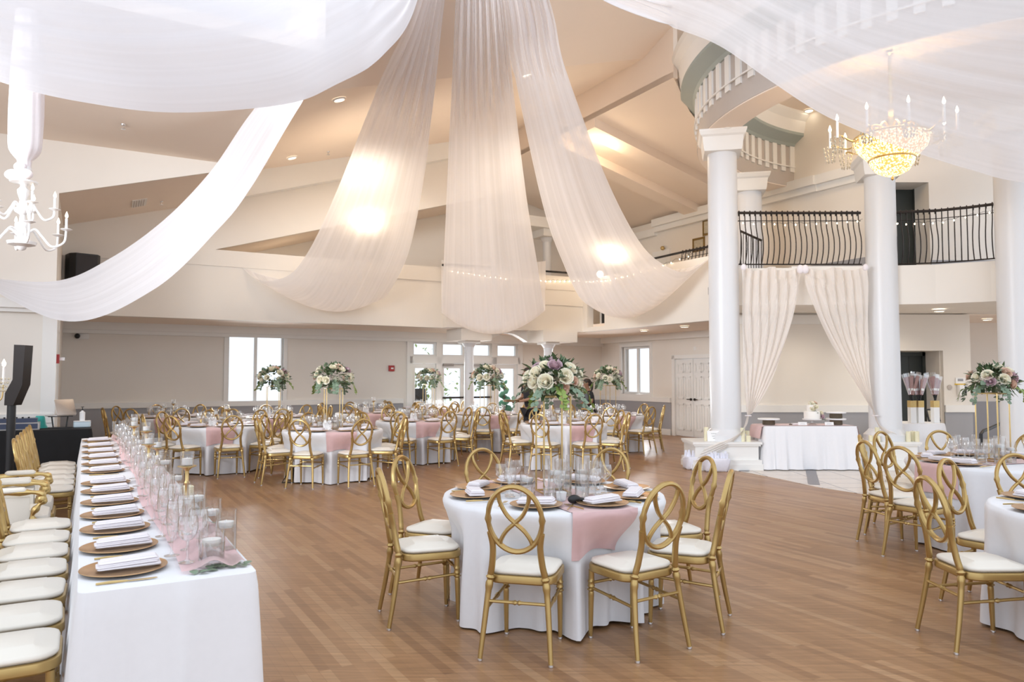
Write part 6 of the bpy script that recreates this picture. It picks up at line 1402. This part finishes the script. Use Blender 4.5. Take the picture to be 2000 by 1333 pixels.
# ================================================================== THE TWO SERVERS
def skinned(name, joints, bones, m, parent, root=0, lv=2):
    me = bpy.data.meshes.new(name); me.from_pydata([j[:3] for j in joints], bones, []); o = bpy.data.objects.new(name, me); COL.objects.link(o); o.parent = parent
    sk = o.modifiers.new('skin', 'SKIN'); sk.use_smooth_shade = True; sk.branch_smoothing = 0.5
    for i, v in enumerate(me.skin_vertices[0].data):
        r = joints[i][3]; v.radius = r if isinstance(r, tuple) else (r, r); v.use_root = (i == root)
    s = o.modifiers.new('sub', 'SUBSURF'); s.levels = lv; s.render_levels = lv
    me.materials.append(m); return o
def person(loc, rz, label, scale=1.0, lean=0.12, arms=None, hair='short', turn=0.0):
    t = thing('person', label, 'person', loc, rz); t.scale = (scale,)*3       # faces local -Y
    ln = lambda z: -lean*max(0, z-0.95)
    J = []; B = []
    def add(x, y, z, r, par=None):
        J.append((x, y + ln(z), z, r)); 
        if par is not None: B.append((par, len(J)-1))
        return len(J)-1
    pel = add(0, 0.01, 0.98, (0.135, 0.10)); wa = add(0, 0.0, 1.10, (0.12, 0.09), pel); ch = add(0, 0.0, 1.30, (0.145, 0.10), wa); nk = add(0, 0.01, 1.46, (0.065, 0.06), ch); n2 = add(0, -0.005, 1.53, 0.052, nk)
    hd = add(0, -0.02, 1.60, (0.072, 0.082), n2); h2 = add(0, -0.015, 1.68, (0.076, 0.092), hd); h3 = add(0, -0.01, 1.74, (0.055, 0.07), h2)
    for s in (-1, 1):
        hip = add(s*0.09, 0.01, 0.90, 0.088, pel); kn = add(s*0.10, -0.015, 0.50, 0.055, hip); an = add(s*0.105, 0.02, 0.10, 0.038, kn); he = add(s*0.11, -0.03, 0.045, (0.036, 0.03), an); add(s*0.12, -0.15, 0.03, (0.034, 0.022), he)
        sh = add(s*0.175, 0.0, 1.41, 0.055, ch); el = add(*arms[s][0], 0.040, sh); wr = add(*arms[s][1], 0.026, el); pm = add(*arms[s][2], (0.036, 0.018), wr)
        W_ = Vector(arms[s][2]) - Vector(arms[s][1]); W_.normalize(); side = Vector((0,0,1)).cross(W_).normalized()
        for k in range(5):
            off = side*(0.028 - 0.018*k) if k < 4 else side*(0.045)
            b = Vector(arms[s][2]) + off*0.8 + W_*(0.012 if k < 4 else -0.03); L = (0.034, 0.040, 0.038, 0.03, 0.03)[k]
            d1 = W_ + Vector((0,0,-0.15)); p1 = b + d1*L; p2 = p1 + (W_ + Vector((0,0,-0.6)))*L*0.7
            if k == 4: p1 = b + (side*0.8 + W_*0.6)*L; p2 = p1 + W_*L*0.8
            a = add(*b, 0.011, pm); a = add(*p1, 0.0095, a); add(*p2, 0.0075, a)
    body = skinned('body', J, B, M['skin'], t)
    y0 = ln(1.65)
    hb = MB()
    nose = MB().tube([(0,-0.105+y0,1.665),(0,-0.125+y0,1.635),(0,-0.115+y0,1.622)], [0.008,0.013,0.012], 8); obj('nose', nose, M['skin'], t)
    for s in (-1, 1):
        obj('ear', MB().ball((s*0.082,0.0+y0,1.645),0.012,0.02,0.03,10,8), M['skin'], t); e = obj('eye', MB().ball((s*0.03,-0.098+y0,1.668),0.012,0.010,0.007,10,8), M['paper'], t); obj('pupil', MB().ball((s*0.03,-0.107+y0,1.668),0.005,0.004,0.005,8,6), M['black'], e)
    obj('mouth', MB().tube([(-0.024,-0.098+y0,1.598),(0,-0.106+y0,1.596),(0.024,-0.098+y0,1.598)], [0.004,0.007,0.004], 8), mat('lips', (0.24,0.09,0.07), 0.5), t)
    if hair == 'short': hb.ball((0,0.012+y0,1.705),0.088,0.105,0.075,18,12); hb.ball((0,0.05+y0,1.66),0.078,0.055,0.06,14,10)
    else: hb.ball((0,0.015+y0,1.70),0.090,0.108,0.082,18,12); hb.ball((0,0.06+y0,1.64),0.08,0.06,0.075,14,10); hb.tube(bez([(0,0.10+y0,1.68),(0,0.15+y0,1.62),(0,0.15+y0,1.50),(0,0.12+y0,1.40)],12), [0.035,0.04,0.042,0.042,0.04,0.038,0.036,0.034,0.03,0.026,0.02,0.014,0.008], 10)
    obj('hair', hb, M['hair'], t)
    J2 = []; B2 = []
    def a2(x, y, z, r, par=None):
        J2.append((x, y + ln(z), z, r))
        if par is not None: B2.append((par, len(J2)-1))
        return len(J2)-1
    p0 = a2(0,0.01,0.92,(0.165,0.125)); p1 = a2(0,0,1.10,(0.15,0.115),p0); p2 = a2(0,0,1.30,(0.168,0.125),p1); a2(0,0.01,1.455,(0.085,0.078),p2)
    for s in (-1, 1):
        q = a2(s*0.175,0.0,1.405,0.074,p2); e = Vector(arms[s][0]); S = Vector((s*0.175,0,1.405)); m_ = S.lerp(e, 0.72); a2(m_.x, m_.y, m_.z, 0.062, q)
    skinned('shirt', J2, B2, M['uniform'], t)
    J3 = [(0,0.01,0.97,(0.15,0.115)),]; B3 = []
    for s in (-1, 1):
        n = len(J3); J3 += [(s*0.092,0.01,0.88,0.105),(s*0.102,-0.012,0.50,0.074),(s*0.106,0.02,0.10,0.064)]; B3 += [(0,n),(n,n+1),(n+1,n+2)]
    skinned('trousers', J3, B3, M['uniform'], t)
    for s in (-1, 1):
        m = MB().slab(0.095, 0.27, 0.05, 0.045, 0.015, (s*0.115,-0.06,0.0), 6, 0.02); obj('shoe', m, M['black'], t)
    return t
MX = (1035-1000)/1460*14.9
person((MX, 14.9, 0), RA(-62), 'male server in black uniform holding plates, behind the big bouquet', 0.99, 0.06, {-1: ((-0.24,-0.02,1.16), (-0.10,-0.27,1.08), (-0.04,-0.33,1.08)), 1: ((0.24,-0.02,1.16), (0.12,-0.27,1.10), (0.05,-0.34,1.10))}, 'short')
c_, s_ = math.cos(RA(-62)), math.sin(RA(-62)); px_, py_ = 0.0, -0.42
for k in range(3):
    o = obj('charger_plate', charger.first.data, None, None, None, (MX + px_*c_ - py_*s_, 14.9 + px_*s_ + py_*c_, 1.072 + 0.013*k)); tag(o, 'plate in the male server\'s hands, %s of the stack' % ('bottom', 'middle', 'top')[k], 'plate', 'plates carried by the server')
WX = (1156-1000)/1460*17.3
t = person((WX, 17.3, 0), RA(-75), 'woman server in black polo with a ponytail, standing behind the bouquet', 0.86, 0.22, {-1: ((-0.24,-0.05,1.14), (-0.12,-0.27,1.08), (-0.08,-0.34,1.07)), 1: ((0.24,-0.05,1.14), (0.13,-0.27,1.10), (0.07,-0.33,1.09))}, 'tail')

for q in ((3.78,12.72,5.78),(5.05,15.45,5.78)): down_spot('ring_downlight', q, 14, (1.0,0.84,0.62), 80)
point_light('ring_fill', (6.6, 13.2, 6.9), 40, (1.0,0.74,0.46), 0.3)  # added warm fill inside the ring, no fixture of its own
point_light('gallery_fill_left', W(4.0, 17.4, 4.0), 4, (1.0,0.80,0.58), 0.3)  # faint added fill behind the gallery front, without a fixture
point_light('ridge_fill', W(9.8, 13.2, 6.6), 40, (1.0,0.76,0.5), 0.3)  # fixtureless fill added to lift the sloping ceiling
